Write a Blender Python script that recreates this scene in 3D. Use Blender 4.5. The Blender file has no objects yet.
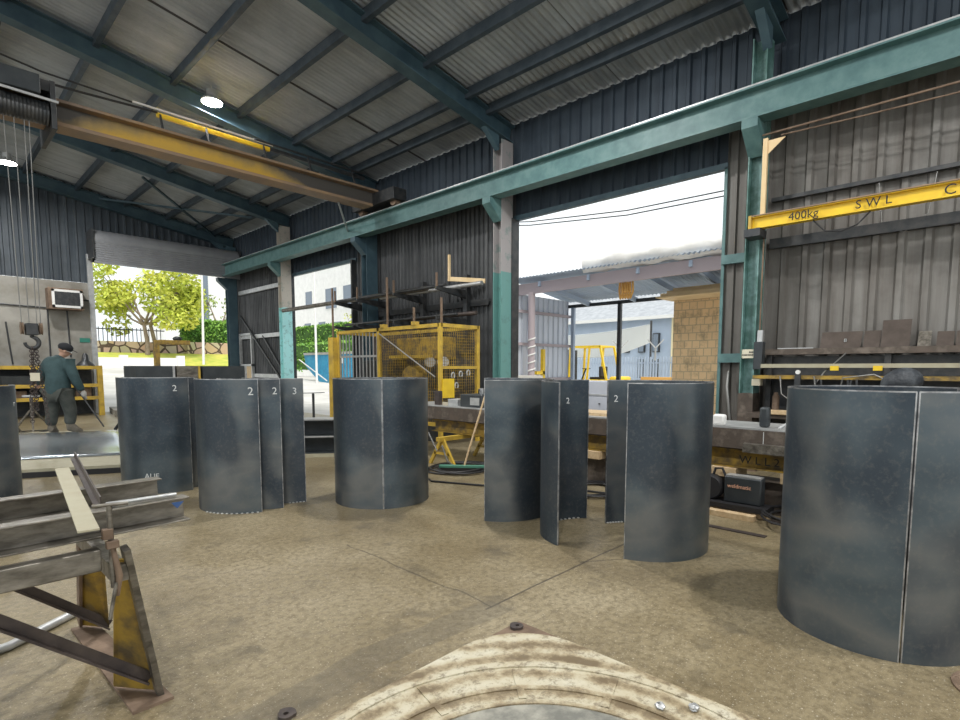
import bpy, bmesh, math, random
from math import sin, cos, pi, radians, sqrt, atan2
from mathutils import Vector, Matrix
random.seed(7)
S = bpy.context.scene
COL = S.collection

# ------------------------------------------------------------------ camera
cam_d = bpy.data.cameras.new('camera'); cam = bpy.data.objects.new('camera', cam_d); COL.objects.link(cam)
S.camera = cam
YAW, PITCH = radians(46.2), radians(-5)
cam.location = (0, 0, 1.3)
cam.rotation_euler = (radians(90)+PITCH, 0, -YAW)
cam_d.sensor_fit = 'HORIZONTAL'; cam_d.sensor_width = 36; cam_d.lens = 36*540/960
cam_d.shift_y = 55/960
cam_d.clip_start = 0.05; cam_d.clip_end = 400

# ------------------------------------------------------------------ world, sun, exposure
W = bpy.data.worlds.new('sky'); S.world = W; W.use_nodes = True
nt = W.node_tree; nt.nodes.clear()
wo = nt.nodes.new('ShaderNodeOutputWorld'); bg = nt.nodes.new('ShaderNodeBackground')
tc = nt.nodes.new('ShaderNodeTexCoord'); nz = nt.nodes.new('ShaderNodeTexNoise'); cr = nt.nodes.new('ShaderNodeValToRGB')
nz.inputs['Scale'].default_value = 2.5; nz.inputs['Detail'].default_value = 3
cr.color_ramp.elements[0].position = .35; cr.color_ramp.elements[0].color = (.80, .87, .92, 1)
cr.color_ramp.elements[1].position = .55; cr.color_ramp.elements[1].color = (.90, .93, .93, 1)
nt.links.new(tc.outputs['Generated'], nz.inputs['Vector']); nt.links.new(nz.outputs['Fac'], cr.inputs['Fac'])
nt.links.new(cr.outputs['Color'], bg.inputs['Color']); nt.links.new(bg.outputs[0], wo.inputs[0])
bg.inputs['Strength'].default_value = 1.35
sun_d = bpy.data.lights.new('sun', 'SUN'); sun_d.energy = 3.2; sun_d.angle = radians(20); sun_d.color = (1, .96, .88)
sun = bpy.data.objects.new('sun', sun_d); COL.objects.link(sun); sun.rotation_euler = (radians(32), radians(-14), 0)
S.view_settings.view_transform = 'Standard'; S.view_settings.look = 'None'
S.view_settings.exposure = 0.0; S.view_settings.gamma = 1.0; S.view_settings.use_curve_mapping = False
LAMP_W = 98

# ------------------------------------------------------------------ materials
MATS = {}
def mat(name, col, rough=.6, metal=0., col2=None, scale=4., bump=0., detail=4., lo=.35, hi=.65, stretch=(1, 1, 1), col3=None, emit=None, spec=.5, bscale=None):
    if name in MATS: return MATS[name]
    m = bpy.data.materials.new(name); m.use_nodes = True; MATS[name] = m
    n = m.node_tree; b = n.nodes['Principled BSDF']
    b.inputs['Base Color'].default_value = (*col, 1); b.inputs['Roughness'].default_value = rough
    b.inputs['Metallic'].default_value = metal; b.inputs['Specular IOR Level'].default_value = spec
    if emit:
        b.inputs['Emission Color'].default_value = (*emit[0], 1); b.inputs['Emission Strength'].default_value = emit[1]
    if col2 or bump:
        t = n.nodes.new('ShaderNodeTexCoord'); mp = n.nodes.new('ShaderNodeMapping'); mp.inputs['Scale'].default_value = stretch
        n.links.new(t.outputs['Object'], mp.inputs['Vector'])
    if col2:
        z = n.nodes.new('ShaderNodeTexNoise'); z.inputs['Scale'].default_value = scale; z.inputs['Detail'].default_value = detail
        z.inputs['Roughness'].default_value = .6
        r = n.nodes.new('ShaderNodeValToRGB'); e = r.color_ramp.elements
        e[0].position = lo; e[0].color = (*col, 1); e[1].position = hi; e[1].color = (*col2, 1)
        if col3: x = e.new((lo+hi)/2); x.color = (*col3, 1)
        n.links.new(mp.outputs[0], z.inputs['Vector']); n.links.new(z.outputs['Fac'], r.inputs['Fac'])
        n.links.new(r.outputs['Color'], b.inputs['Base Color'])
    if bump:
        z2 = n.nodes.new('ShaderNodeTexNoise'); z2.inputs['Scale'].default_value = bscale or scale*4; z2.inputs['Detail'].default_value = 5
        bp = n.nodes.new('ShaderNodeBump'); bp.inputs['Strength'].default_value = bump; bp.inputs['Distance'].default_value = .02
        n.links.new(mp.outputs[0], z2.inputs['Vector']); n.links.new(z2.outputs['Fac'], bp.inputs['Height'])
        n.links.new(bp.outputs['Normal'], b.inputs['Normal'])
    return m

class NT:   # tiny helper for longer node graphs
    def __init__(s, m): s.n = m.node_tree; s.b = s.n.nodes['Principled BSDF']
    def new(s, t, **k):
        x = s.n.nodes.new(t)
        for a, v in k.items():
            if a[:2] == 'i_': x.inputs[a[2:].replace('_', ' ')].default_value = v
            else: setattr(x, a, v)
        return x
    def link(s, a, b): s.n.links.new(a, b)
    def ramp(s, f, stops):
        r = s.new('ShaderNodeValToRGB'); e = r.color_ramp.elements
        while len(e) < len(stops): e.new(.5)
        for q, (p, c) in zip(e, stops):
            q.position = p; q.color = (*c, 1) if len(c) == 3 else c
        s.link(f, r.inputs['Fac']); return r.outputs['Color']
    def mix(s, f, a, b, mode='MIX'):
        x = s.new('ShaderNodeMix', data_type='RGBA', blend_type=mode)
        for sock, v in ((x.inputs[0], f), (x.inputs[6], a), (x.inputs[7], b)):
            if hasattr(v, 'links'): s.link(v, sock)
            else: sock.default_value = v if isinstance(v, (int, float)) else (*v, 1)
        return x.outputs[2]
    def math(s, op, a, b=None, c=None):
        x = s.new('ShaderNodeMath', operation=op)
        for i, v in enumerate((a, b, c)):
            if v is None: continue
            if hasattr(v, 'links'): s.link(v, x.inputs[i])
            else: x.inputs[i].default_value = v
        return x.outputs[0]

def m_floor():
    m = mat('workshop_concrete', (.2, .18, .13), .6); g = NT(m)
    P = g.new('ShaderNodeNewGeometry').outputs['Position']
    n1 = g.new('ShaderNodeTexNoise', i_Scale=.9, i_Detail=6., i_Roughness=.65); g.link(P, n1.inputs['Vector'])
    n2 = g.new('ShaderNodeTexNoise', i_Scale=26., i_Detail=8., i_Roughness=.75); g.link(P, n2.inputs['Vector'])
    n3 = g.new('ShaderNodeTexNoise', i_Scale=95., i_Detail=2.); g.link(P, n3.inputs['Vector'])
    c = g.ramp(n1.outputs['Fac'], [(.28, (.165, .128, .072)), (.5, (.245, .20, .118)), (.72, (.335, .285, .185))])
    c = g.mix(g.math('MULTIPLY', g.ramp(n2.outputs['Fac'], [(.40, (1, 1, 1)), (.56, (0, 0, 0))]), .65), c, (.11, .085, .045))
    c = g.mix(g.ramp(n3.outputs['Fac'], [(.635, (0, 0, 0)), (.72, (.8, .8, .8))]), c, (.55, .50, .40))
    # oily stains with their own shape
    n4 = g.new('ShaderNodeTexNoise', i_Scale=2.6, i_Detail=4., i_Roughness=.6); g.link(P, n4.inputs['Vector'])
    c = g.mix(g.math('MULTIPLY', g.ramp(n4.outputs['Fac'], [(.57, (0, 0, 0)), (.68, (1, 1, 1))]), .55), c, (.09, .075, .05))
    # joints and cracks: wobbled lines on world positions
    nw = g.new('ShaderNodeTexNoise', i_Scale=1.7, i_Detail=5.); g.link(P, nw.inputs['Vector'])
    wob = g.math('MULTIPLY', g.math('SUBTRACT', nw.outputs['Fac'], .5), .22)
    sp = g.new('ShaderNodeSeparateXYZ'); g.link(P, sp.inputs[0]); X, Y = sp.outputs[0], sp.outputs[1]
    def line(a, b, cc, w, wb, lim):   # |aX+bY+cc + wobble| < w, where lim > 0
        d = g.math('ADD', g.math('ADD', g.math('MULTIPLY', X, a), g.math('MULTIPLY', Y, b)), cc)
        d = g.math('ABSOLUTE', g.math('ADD', d, g.math('MULTIPLY', wob, wb)))
        q = g.math('LESS_THAN', d, w)
        ok = g.math('GREATER_THAN', g.math('ADD', g.math('ADD', g.math('MULTIPLY', X, lim[0]), g.math('MULTIPLY', Y, lim[1])), lim[2]), 0.)
        return g.math('MULTIPLY', q, ok)
    l1 = line(0, 1, -1.93, .007, .15, (1, 0, -2.05))             # sawn joint running to the open doorway
    l1b = line(0, 1, -1.93, .09, .9, (-1, 0, 2.15))                # damp streak along the joint
    l2 = line(1, 0, -2.13, .006, .9, (0, 1, -1.93))
    l3 = line(.6, .8, -3.35, .004, 1.1, (1, 0, -3.0))
    l2 = g.math('MULTIPLY', l2, g.math('LESS_THAN', Y, 3.4))
    c = g.mix(g.math('MULTIPLY', l1, .8), c, (.05, .04, .03)); c = g.mix(g.math('MULTIPLY', l1b, .38), c, (.09, .08, .06))
    c = g.mix(g.math('MULTIPLY', l2, .7), c, (.06, .05, .035)); c = g.mix(g.math('MULTIPLY', l3, .7), c, (.06, .05, .035))
    g.link(c, g.b.inputs['Base Color'])
    rr = g.ramp(n1.outputs['Fac'], [(.35, (.28,)*3), (.65, (.52,)*3)]); g.link(rr, g.b.inputs['Roughness'])
    bp = g.new('ShaderNodeBump', i_Strength=.35, i_Distance=.01); g.link(n2.outputs['Fac'], bp.inputs['Height']); g.link(bp.outputs[0], g.b.inputs['Normal'])
    return m

def m_steel(name, seed, rough=.40):
    """mill-scale plate: blue grey with wide soft bands of brown and pale grey scale"""
    m = mat(name, (.07, .08, .09), rough, .55); g = NT(m)
    tc = g.new('ShaderNodeTexCoord').outputs['Object']
    def noise(sc, loc, scale, det=3., ro=.55):
        mp = g.new('ShaderNodeMapping'); mp.inputs['Scale'].default_value = sc; mp.inputs['Location'].default_value = loc
        g.link(tc, mp.inputs['Vector']); n = g.new('ShaderNodeTexNoise', i_Scale=scale, i_Detail=det, i_Roughness=ro)
        g.link(mp.outputs[0], n.inputs['Vector']); return n.outputs['Fac']
    a = noise((.6, .6, 1.5), (seed, 3, seed*2), 1.25, 3.)
    b = noise((1.2, 1.2, .7), (seed*3, 1, 0), 1.5, 2.)
    d = noise((1, 1, 1), (0, 0, seed), 38, 5., .7)
    c = g.ramp(a, [(.3, (.050, .070, .090)), (.44, (.095, .122, .142)), (.54, (.165, .175, .178)), (.66, (.070, .092, .112))])
    c = g.mix(g.ramp(b, [(.46, (0, 0, 0)), (.56, (.8, .8, .8))]), c, (.034, .047, .064))
    c = g.mix(g.math('MULTIPLY', g.ramp(d, [(.5, (0, 0, 0)), (.75, (1, 1, 1))]), .3), c, (.22, .21, .19))
    g.link(c, g.b.inputs['Base Color'])
    g.link(g.ramp(b, [(.4, (rough-.06,)*3), (.6, (rough+.10,)*3)]), g.b.inputs['Roughness'])
    return m

def m_cladding(name, c1, c2, c3, rough=.6, metal=.2, axis=1, pitch=.76):
    """sheet metal: each sheet a slightly different grey, streaked down its height"""
    m = mat(name, c1, rough, metal); g = NT(m)
    P = g.new('ShaderNodeNewGeometry').outputs['Position']
    mp = g.new('ShaderNodeMapping'); sc = [.35, .35, .35]; sc[axis] = 4.; mp.inputs['Scale'].default_value = sc; g.link(P, mp.inputs['Vector'])
    n = g.new('ShaderNodeTexNoise', i_Scale=1.4, i_Detail=5., i_Roughness=.6); g.link(mp.outputs[0], n.inputs['Vector'])
    n2 = g.new('ShaderNodeTexNoise', i_Scale=1.2, i_Detail=6., i_Roughness=.7); g.link(P, n2.inputs['Vector'])
    c = g.ramp(n.outputs['Fac'], [(.3, c1), (.5, c2), (.7, c3)])
    c = g.mix(g.math('MULTIPLY', g.ramp(n2.outputs['Fac'], [(.45, (0, 0, 0)), (.7, (1, 1, 1))]), .5), c, tuple(v*.45 for v in c1))
    sp = g.new('ShaderNodeSeparateXYZ'); g.link(P, sp.inputs[0])
    wn = g.new('ShaderNodeTexWhiteNoise', noise_dimensions='1D')
    g.link(g.math('FLOOR', g.math('DIVIDE', sp.outputs[axis], pitch)), wn.inputs['W'])
    c = g.mix(g.math('MULTIPLY', wn.outputs['Value'], .3), c, tuple(v*.4 for v in c2))
    g.link(c, g.b.inputs['Base Color']); return m

def m_twotone(name, zc, top, low, rough=.5, speck=(.1, .2, .18)):
    m = mat(name, low, rough); g = NT(m)
    P = g.new('ShaderNodeNewGeometry').outputs['Position']
    sp = g.new('ShaderNodeSeparateXYZ'); g.link(P, sp.inputs[0])
    n = g.new('ShaderNodeTexNoise', i_Scale=6., i_Detail=6., i_Roughness=.7); g.link(P, n.inputs['Vector'])
    c = g.mix(g.math('GREATER_THAN', sp.outputs[2], zc), low, top)
    c = g.mix(g.math('MULTIPLY', g.ramp(n.outputs['Fac'], [(.52, (0, 0, 0)), (.66, (1, 1, 1))]), .6), c, speck)
    g.link(c, g.b.inputs['Base Color']); return m

M = {}
M['floor'] = m_floor()
M['steel'] = [m_steel('mill_scale_plate_%s' % 'abcdef'[i], 1.7+i*2.3) for i in range(6)]
M['edge'] = mat('ground_plate_edge', (.50, .51, .52), .35, .7, (.16, .16, .17), 14)
M['weld'] = mat('weld_bead', (.6, .6, .58), .4, .6)
M['chalk'] = mat('chalk', (.62, .64, .64), .9)
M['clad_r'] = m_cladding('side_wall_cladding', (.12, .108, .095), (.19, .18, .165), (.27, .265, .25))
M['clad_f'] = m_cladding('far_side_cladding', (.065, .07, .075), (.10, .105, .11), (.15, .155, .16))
M['clad_u'] = m_cladding('upper_wall_darker_tone', (.030, .045, .065), (.045, .065, .088), (.06, .082, .105))  # upper strip set darker and bluer than the side wall below
M['clad_b'] = m_cladding('end_wall_cladding', (.035, .048, .062), (.06, .075, .09), (.09, .105, .12), axis=0)
def m_laps(m):
    g = NT(m); P = g.new('ShaderNodeNewGeometry').outputs['Position']; sp = g.new('ShaderNodeSeparateXYZ'); g.link(P, sp.inputs[0])
    src = g.b.inputs['Base Color'].links[0].from_socket
    d = g.math('ABSOLUTE', g.math('SUBTRACT', g.math('PINGPONG', g.math('SUBTRACT', sp.outputs[1], 4.42), 1.14), 0.))
    g.link(g.mix(g.math('LESS_THAN', d, .014), src, (.05, .05, .055)), g.b.inputs['Base Color']); return m
M['roof'] = m_cladding('roof_sheeting', (.36, .40, .44), (.44, .48, .52), (.53, .57, .60), .5, .15, 1, .76)
m_laps(M['roof'])
M['rafter'] = mat('dark_teal_paint', (.035, .07, .095), .5, 0, (.065, .115, .14), 3, .05)
M['purlin'] = mat('purlin_steel', (.05, .07, .09), .5, .3, (.09, .115, .14), 5)
M['green'] = mat('green_paint', (.07, .15, .155), .5, 0, (.12, .22, .215), 5, .05, col3=(.09, .185, .185))
M['col_near'] = mat('worn_green_paint', (.07, .16, .14), .5, 0, (.17, .30, .29), 6, .05, lo=.42, hi=.62)
M['col_mid'] = m_twotone('green_and_primer_paint', 3.0, (.33, .31, .31), (.13, .30, .28))
M['col_far'] = m_twotone('cyan_and_primer_paint', 3.0, (.50, .46, .40), (.42, .80, .80))
M['yellow'] = mat('yellow_paint', (.60, .40, .05), .5, 0, (.36, .24, .05), 5, .05, lo=.4, hi=.7)
M['brightyellow'] = mat('bright_yellow_paint', (.80, .56, .02), .4, 0, (.70, .46, .02), 6)
def m_crane():
    m = mat('patchy_yellow_paint', (.5, .33, .07), .55); g = NT(m)
    P = g.new('ShaderNodeNewGeometry').outputs['Position']; sp = g.new('ShaderNodeSeparateXYZ'); g.link(P, sp.inputs[0])
    n = g.new('ShaderNodeTexNoise', i_Scale=1.6, i_Detail=6., i_Roughness=.65); g.link(P, n.inputs['Vector'])
    w = g.math('MULTIPLY', g.math('SUBTRACT', n.outputs['Fac'], .5), 1.2)
    d = g.math('DIVIDE', g.math('ABSOLUTE', g.math('SUBTRACT', sp.outputs[0], 3.5)), 2.0)      # brightest mid span, darker towards both ends
    u = g.math('MULTIPLY', g.math('SUBTRACT', sp.outputs[2], 4.80), 2.6)                         # and darker towards the top of the web
    f = g.math('ADD', g.math('ADD', g.math('POWER', d, 2.), u), w)
    c = g.ramp(f, [(.25, (.62, .38, .05)), (.62, (.36, .25, .09)), (1.0, (.085, .078, .07))])
    g.link(c, g.b.inputs['Base Color']); return m
M['craneyellow'] = m_crane()
M['cranesoffit'] = mat('grimy_flange', (.22, .16, .12), .6, 0, (.34, .22, .12), 2)
M['dirtyyellow'] = mat('dirty_yellow_paint', (.36, .23, .035), .6, 0, (.11, .08, .04), 6, .2, lo=.42, hi=.62)
M['black'] = mat('black_rubber', (.012, .012, .014), .6)
M['darkmetal'] = mat('dark_machine_metal', (.035, .04, .045), .45, .4, (.07, .07, .07), 8)
M['grimysteel'] = mat('grimy_rolled_steel', (.10, .09, .075), .42, .6, (.27, .25, .215), 7, .08, lo=.35, hi=.65, stretch=(1, 3, 3))
M['darksteel'] = mat('dark_angle_steel', (.055, .045, .045), .5, .4, (.10, .08, .07), 9, .05)
M['rust'] = mat('rusty_steel', (.14, .095, .065), .7, .2, (.24, .17, .12), 7, .2)
M['brownbeam'] = mat('brown_heavy_beam', (.11, .085, .068), .6, .2, (.17, .14, .115), 6, .15, col3=(.085, .068, .055))
M['galv'] = mat('galvanised', (.42, .43, .43), .4, .5, (.55, .56, .56), 8)
M['cable'] = mat('black_cable', (.02, .02, .022), .5)
M['rope'] = mat('wire_rope', (.25, .25, .24), .45, .6)
M['wood'] = mat('pale_timber', (.48, .34, .19), .7, 0, (.60, .46, .28), 5, .1, stretch=(1, 6, 6))
M['cream'] = mat('cream_painted_bar', (.38, .36, .26), .6, 0, (.34, .31, .22), 9, .05)
M['conc'] = mat('weathered_concrete_wall', (.20, .185, .155), .8, 0, (.35, .335, .30), 1.3, .15, col3=(.28, .27, .24))
M['yardconc'] = mat('yard_concrete', (.42, .41, .38), .7, 0, (.56, .55, .52), .7, .05)
M['grass'] = mat('dry_green_grass', (.34, .42, .06), .9, 0, (.55, .52, .10), 1.5, .4, bscale=30)
M['leafy'] = mat('yellow_green_leaves', (.42, .52, .06), .6, 0, (.62, .62, .10), .9)
M['leafg'] = mat('hedge_leaves', (.10, .27, .04), .6, 0, (.25, .45, .07), 1.5)
M['leafd'] = mat('tree_leaves', (.12, .22, .05), .6, 0, (.35, .42, .10), 1.2)
M['bark'] = mat('grey_brown_bark', (.20, .15, .11), .8, 0, (.30, .24, .19), 4, .3)
M['white'] = mat('white_render', (.80, .80, .78), .7, 0, (.72, .72, .70), 1.5)
M['whitesteel'] = mat('white_paint', (.72, .72, .70), .5)
M['glass'] = mat('blue_grey_glass', (.18, .22, .27), .1, .3)
M['bluehouse'] = mat('blue_grey_weatherboard', (.42, .50, .62), .7, 0, (.37, .45, .56), 1.2)
M['tile'] = mat('grey_roof_tiles', (.30, .32, .35), .7, 0, (.42, .44, .47), 3, .3, stretch=(1, 1, 3))
M['sail'] = mat('white_shade_cloth', (.74, .78, .80), .8)
M['tarp'] = mat('white_tarpaulin', (.90, .89, .87), .7, 0, (.80, .78, .75), 2.5, .8, bscale=5)
M['bluebin'] = mat('blue_skip_paint', (.02, .22, .42), .5, 0, (.04, .32, .52), 3)
M['orange'] = mat('orange_slings', (.75, .42, .12), .7)
M['tantimber'] = mat('tan_boards', (.70, .52, .28), .7, 0, (.78, .60, .36), 3)
M['stainless'] = mat('bright_stainless_sheet', (.36, .42, .48), .20, .95, (.55, .58, .60), 1.1, .0)
M['skin'] = mat('skin', (.45, .27, .19), .55)
M['coverall'] = mat('teal_work_jacket', (.022, .048, .052), .85, 0, (.042, .080, .085), 5, .3, bscale=9)
M['trouser'] = mat('dusty_dark_trousers', (.035, .042, .038), .9, 0, (.07, .075, .065), 6, .3, bscale=9)
M['boot'] = mat('dusty_boot_leather', (.10, .085, .06), .8, 0, (.17, .15, .12), 12)
M['capblack'] = mat('black_cap_cloth', (.012, .014, .018), .8)
M['glove'] = mat('grey_work_glove', (.38, .37, .34), .8)
M['helmet'] = mat('scuffed_black_cap', (.012, .016, .022), .6, 0, (.06, .07, .08), 14, .3, lo=.45, hi=.7)
M['signcream'] = mat('cream_sign', (.66, .62, .48), .6)
M['signgreen'] = mat('green_sign', (.03, .20, .15), .6)
M['ink'] = mat('black_lettering', (.01, .01, .01), .6)
M['darkpanel'] = mat('dark_painted_plate', (.035, .042, .048), .45, .3, (.06, .068, .072), 4)
M['greycab'] = mat('pale_grey_cabinet', (.42, .44, .49), .5, 0, (.38, .40, .45), 3)
M['brown_plate'] = mat('brown_primed_plate', (.06, .045, .036), .75, 0, (.09, .07, .058), 8)
M['lampglow'] = mat('lamp_lens', (.9, .9, .85), .4, emit=((1, .98, .92), 30))
M['shutter'] = mat('roller_shutter_steel', (.34, .35, .37), .5, .35, (.27, .28, .30), 2)
M['pinktext'] = mat('faded_orange_lettering', (.75, .42, .28), .6)

def m_blockwork():
    m = mat('tan_blockwork', (.5, .4, .25), .85); g = NT(m)
    P = g.new('ShaderNodeNewGeometry').outputs['Position']
    sp = g.new('ShaderNodeSeparateXYZ'); g.link(P, sp.inputs[0]); cb = g.new('ShaderNodeCombineXYZ')
    g.link(sp.outputs[1], cb.inputs[0]); g.link(sp.outputs[2], cb.inputs[1])
    br = g.new('ShaderNodeTexBrick'); g.link(cb.outputs[0], br.inputs['Vector'])
    br.inputs['Color1'].default_value = (.74, .54, .31, 1); br.inputs['Color2'].default_value = (.66, .48, .28, 1); br.inputs['Mortar'].default_value = (.46, .36, .23, 1)
    br.inputs['Scale'].default_value = 1; br.inputs['Brick Width'].default_value = .2; br.inputs['Row Height'].default_value = .2; br.inputs['Mortar Size'].default_value = .012
    n = g.new('ShaderNodeTexNoise', i_Scale=2.5, i_Detail=6., i_Roughness=.7); g.link(P, n.inputs['Vector'])
    c = g.mix(g.math('MULTIPLY', g.ramp(n.outputs['Fac'], [(.5, (0, 0, 0)), (.66, (1, 1, 1))]), .6), br.outputs['Color'], (.17, .15, .10))
    g.link(c, g.b.inputs['Base Color']); return m
M['block'] = m_blockwork()
def m_stone():
    m = mat('rubble_stone', (.5, .4, .3), .9); g = NT(m)
    P = g.new('ShaderNodeNewGeometry').outputs['Position']
    v = g.new('ShaderNodeTexVoronoi', i_Scale=1.6); g.link(P, v.inputs['Vector'])
    v2 = g.new('ShaderNodeTexVoronoi', i_Scale=1.6, feature='DISTANCE_TO_EDGE'); g.link(P, v2.inputs['Vector'])
    c = g.mix(.22, (.50, .38, .26), v.outputs['Color']); c = g.mix(.6, c, (.52, .40, .28))
    c = g.mix(g.math('LESS_THAN', v2.outputs['Distance'], .06), c, (.10, .07, .05))
    g.link(c, g.b.inputs['Base Color']); return m
M['stone'] = m_stone()
def m_worn():
    """white paint worn to brown in concentric rings round the plate's middle"""
    m = mat('worn_white_paint', (.6, .58, .5), .6); g = NT(m)
    tc = g.new('ShaderNodeTexCoord').outputs['Object']
    ln = g.new('ShaderNodeVectorMath', operation='LENGTH'); g.link(tc, ln.inputs[0]); r = ln.outputs['Value']
    n = g.new('ShaderNodeTexNoise', i_Scale=5., i_Detail=7., i_Roughness=.7); g.link(tc, n.inputs['Vector'])
    rr = g.math('ADD', r, g.math('MULTIPLY', g.math('SUBTRACT', n.outputs['Fac'], .5), .06))
    ring = g.math('SINE', g.math('MULTIPLY', rr, 52.))
    n2 = g.new('ShaderNodeTexNoise', i_Scale=3.4, i_Detail=8., i_Roughness=.72); g.link(tc, n2.inputs['Vector'])
    f = g.math('ADD', g.math('MULTIPLY', ring, .09), n2.outputs['Fac'])
    c = g.ramp(f, [(.36, (.15, .11, .06)), (.45, (.32, .26, .16)), (.53, (.46, .41, .29)), (.70, (.54, .51, .40))])
    n3 = g.new('ShaderNodeTexNoise', i_Scale=24., i_Detail=6., i_Roughness=.75); g.link(tc, n3.inputs['Vector'])
    c = g.mix(g.math('MULTIPLY', g.ramp(n3.outputs['Fac'], [(.50, (0, 0, 0)), (.62, (1, 1, 1))]), .7), c, (.15, .115, .07))
    g.link(c, g.b.inputs['Base Color'])
    bp = g.new('ShaderNodeBump', i_Strength=.5, i_Distance=.01); g.link(f, bp.inputs['Height']); g.link(bp.outputs[0], g.b.inputs['Normal'])
    return m
M['worn'] = m_worn()
M['discgrey'] = mat('grey_scuffed_disc', (.16, .16, .14), .85, 0, (.34, .33, .28), 9, .3, lo=.38, hi=.62, detail=8)

# ------------------------------------------------------------------ mesh building
ORG = {}
class MB:
    def __init__(s): s.v = []; s.f = []
    def add(s, vs, fs):
        o = len(s.v); s.v += [tuple(v) for v in vs]; s.f += [tuple(i+o for i in f) for f in fs]; return s
    def box(s, a, b):
        (x0, y0, z0), (x1, y1, z1) = a, b
        return s.add([(x0, y0, z0), (x1, y0, z0), (x1, y1, z0), (x0, y1, z0), (x0, y0, z1), (x1, y0, z1), (x1, y1, z1), (x0, y1, z1)],
                     [(0, 3, 2, 1), (4, 5, 6, 7), (0, 1, 5, 4), (1, 2, 6, 5), (2, 3, 7, 6), (3, 0, 4, 7)])
    def frame(s, p0, p1, up=(0, 0, 1)):
        p0 = Vector(p0); p1 = Vector(p1); d = (p1-p0).normalized(); up = Vector(up)
        if abs(d.dot(up)) > .98: up = Vector((0, 1, 0))
        a = d.cross(up).normalized(); b = a.cross(d).normalized(); return p0, p1, a, b
    def sweep(s, prof, p0, p1, up=(0, 0, 1), cap=True):
        """closed 2D profile (side, up) extruded p0->p1"""
        p0, p1, a, b = s.frame(p0, p1, up); n = len(prof)
        vs = [p0+a*x+b*y for x, y in prof]+[p1+a*x+b*y for x, y in prof]
        fs = [(i, (i+1) % n, (i+1) % n+n, i+n) for i in range(n)]
        if cap: fs += [tuple(range(n))[::-1], tuple(range(n, 2*n))]
        return s.add(vs, fs)
    def bar(s, p0, p1, w, h=None, up=(0, 0, 1)):
        h = h or w; return s.sweep([(-w/2, -h/2), (w/2, -h/2), (w/2, h/2), (-w/2, h/2)], p0, p1, up)
    def ibeam(s, p0, p1, w, h, t=.014, up=(0, 0, 1)):
        a, b, e = w/2, h/2, t/2
        return s.sweep([(-a, -b), (a, -b), (a, -b+t), (e, -b+t), (e, b-t), (a, b-t), (a, b), (-a, b), (-a, b-t), (-e, b-t), (-e, -b+t), (-a, -b+t)], p0, p1, up)
    def chan(s, p0, p1, w, h, t=.01, up=(0, 0, 1)):     # C section, web at -w/2 side
        a, b = w/2, h/2
        return s.sweep([(-a, -b), (a, -b), (a, -b+t), (-a+t, -b+t), (-a+t, b-t), (a, b-t), (a, b), (-a, b)], p0, p1, up)
    def angle(s, p0, p1, w, h, t=.008, up=(0, 0, 1)):
        return s.sweep([(0, 0), (w, 0), (w, t), (t, t), (t, h), (0, h)], p0, p1, up)
    def cyl(s, p0, p1, r, n=16, r1=None):
        p0, p1, a, b = s.frame(p0, p1); r1 = r if r1 is None else r1
        vs = [p0+(a*cos(2*pi*i/n)+b*sin(2*pi*i/n))*r for i in range(n)]+[p1+(a*cos(2*pi*i/n)+b*sin(2*pi*i/n))*r1 for i in range(n)]
        return s.add(vs, [(i, (i+1) % n, (i+1) % n+n, i+n) for i in range(n)]+[tuple(range(n))[::-1], tuple(range(n, 2*n))])
    def tube(s, pts, r, n=8):
        pts = [Vector(p) for p in pts]; vs = []; fs = []; pa = None
        for k, p in enumerate(pts):
            d = (pts[min(k+1, len(pts)-1)]-pts[max(k-1, 0)]).normalized()
            if pa is None:
                up = Vector((0, 0, 1)) if abs(d.z) < .9 else Vector((1, 0, 0)); pa = d.cross(up).normalized()
            a = (pa-d*pa.dot(d)).normalized(); pa = a; b = d.cross(a)
            rr = r[k] if isinstance(r, (list, tuple)) else r
            vs += [p+(a*cos(2*pi*i/n)+b*sin(2*pi*i/n))*rr for i in range(n)]
        for k in range(len(pts)-1):
            fs += [(k*n+i, k*n+(i+1) % n, (k+1)*n+(i+1) % n, (k+1)*n+i) for i in range(n)]
        fs += [tuple(range(n))[::-1], tuple(range((len(pts)-1)*n, len(pts)*n))]
        return s.add(vs, fs)
    def lathe(s, c, prof, n=32, axis='z'):
        """profile of (r, h)"""
        c = Vector(c); vs = []; fs = []; m = len(prof)
        for r, h in prof:
            for i in range(n):
                t = 2*pi*i/n
                q = (r*cos(t), r*sin(t), h)
                if axis == 'x': q = (h, r*cos(t), r*sin(t))
                if axis == 'y': q = (r*sin(t), h, r*cos(t))
                vs.append(c+Vector(q))
        for k in range(m-1): fs += [(k*n+i, k*n+(i+1) % n, (k+1)*n+(i+1) % n, (k+1)*n+i) for i in range(n)]
        fs += [tuple(range(n))[::-1], tuple(range((m-1)*n, m*n))]
        return s.add(vs, fs)
    def shell(s, c, R, a0, a1, z0, z1, t=.008, n=40):
        """curved plate: arc from a0 to a1 degrees (counter-clockwise), real thickness"""
        vs = []; fs = []
        for i in range(n+1):
            a = radians(a0+(a1-a0)*i/n)
            for r, z in ((R, z0), (R, z1), (R-t, z1), (R-t, z0)): vs.append((c[0]+r*cos(a), c[1]+r*sin(a), z))
        for i in range(n):
            for j in range(4): fs.append((i*4+j, i*4+(j+1) % 4, (i+1)*4+(j+1) % 4, (i+1)*4+j))
        fs += [(0, 1, 2, 3), tuple(n*4+k for k in (3, 2, 1, 0))]
        return s.add(vs, fs)
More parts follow.
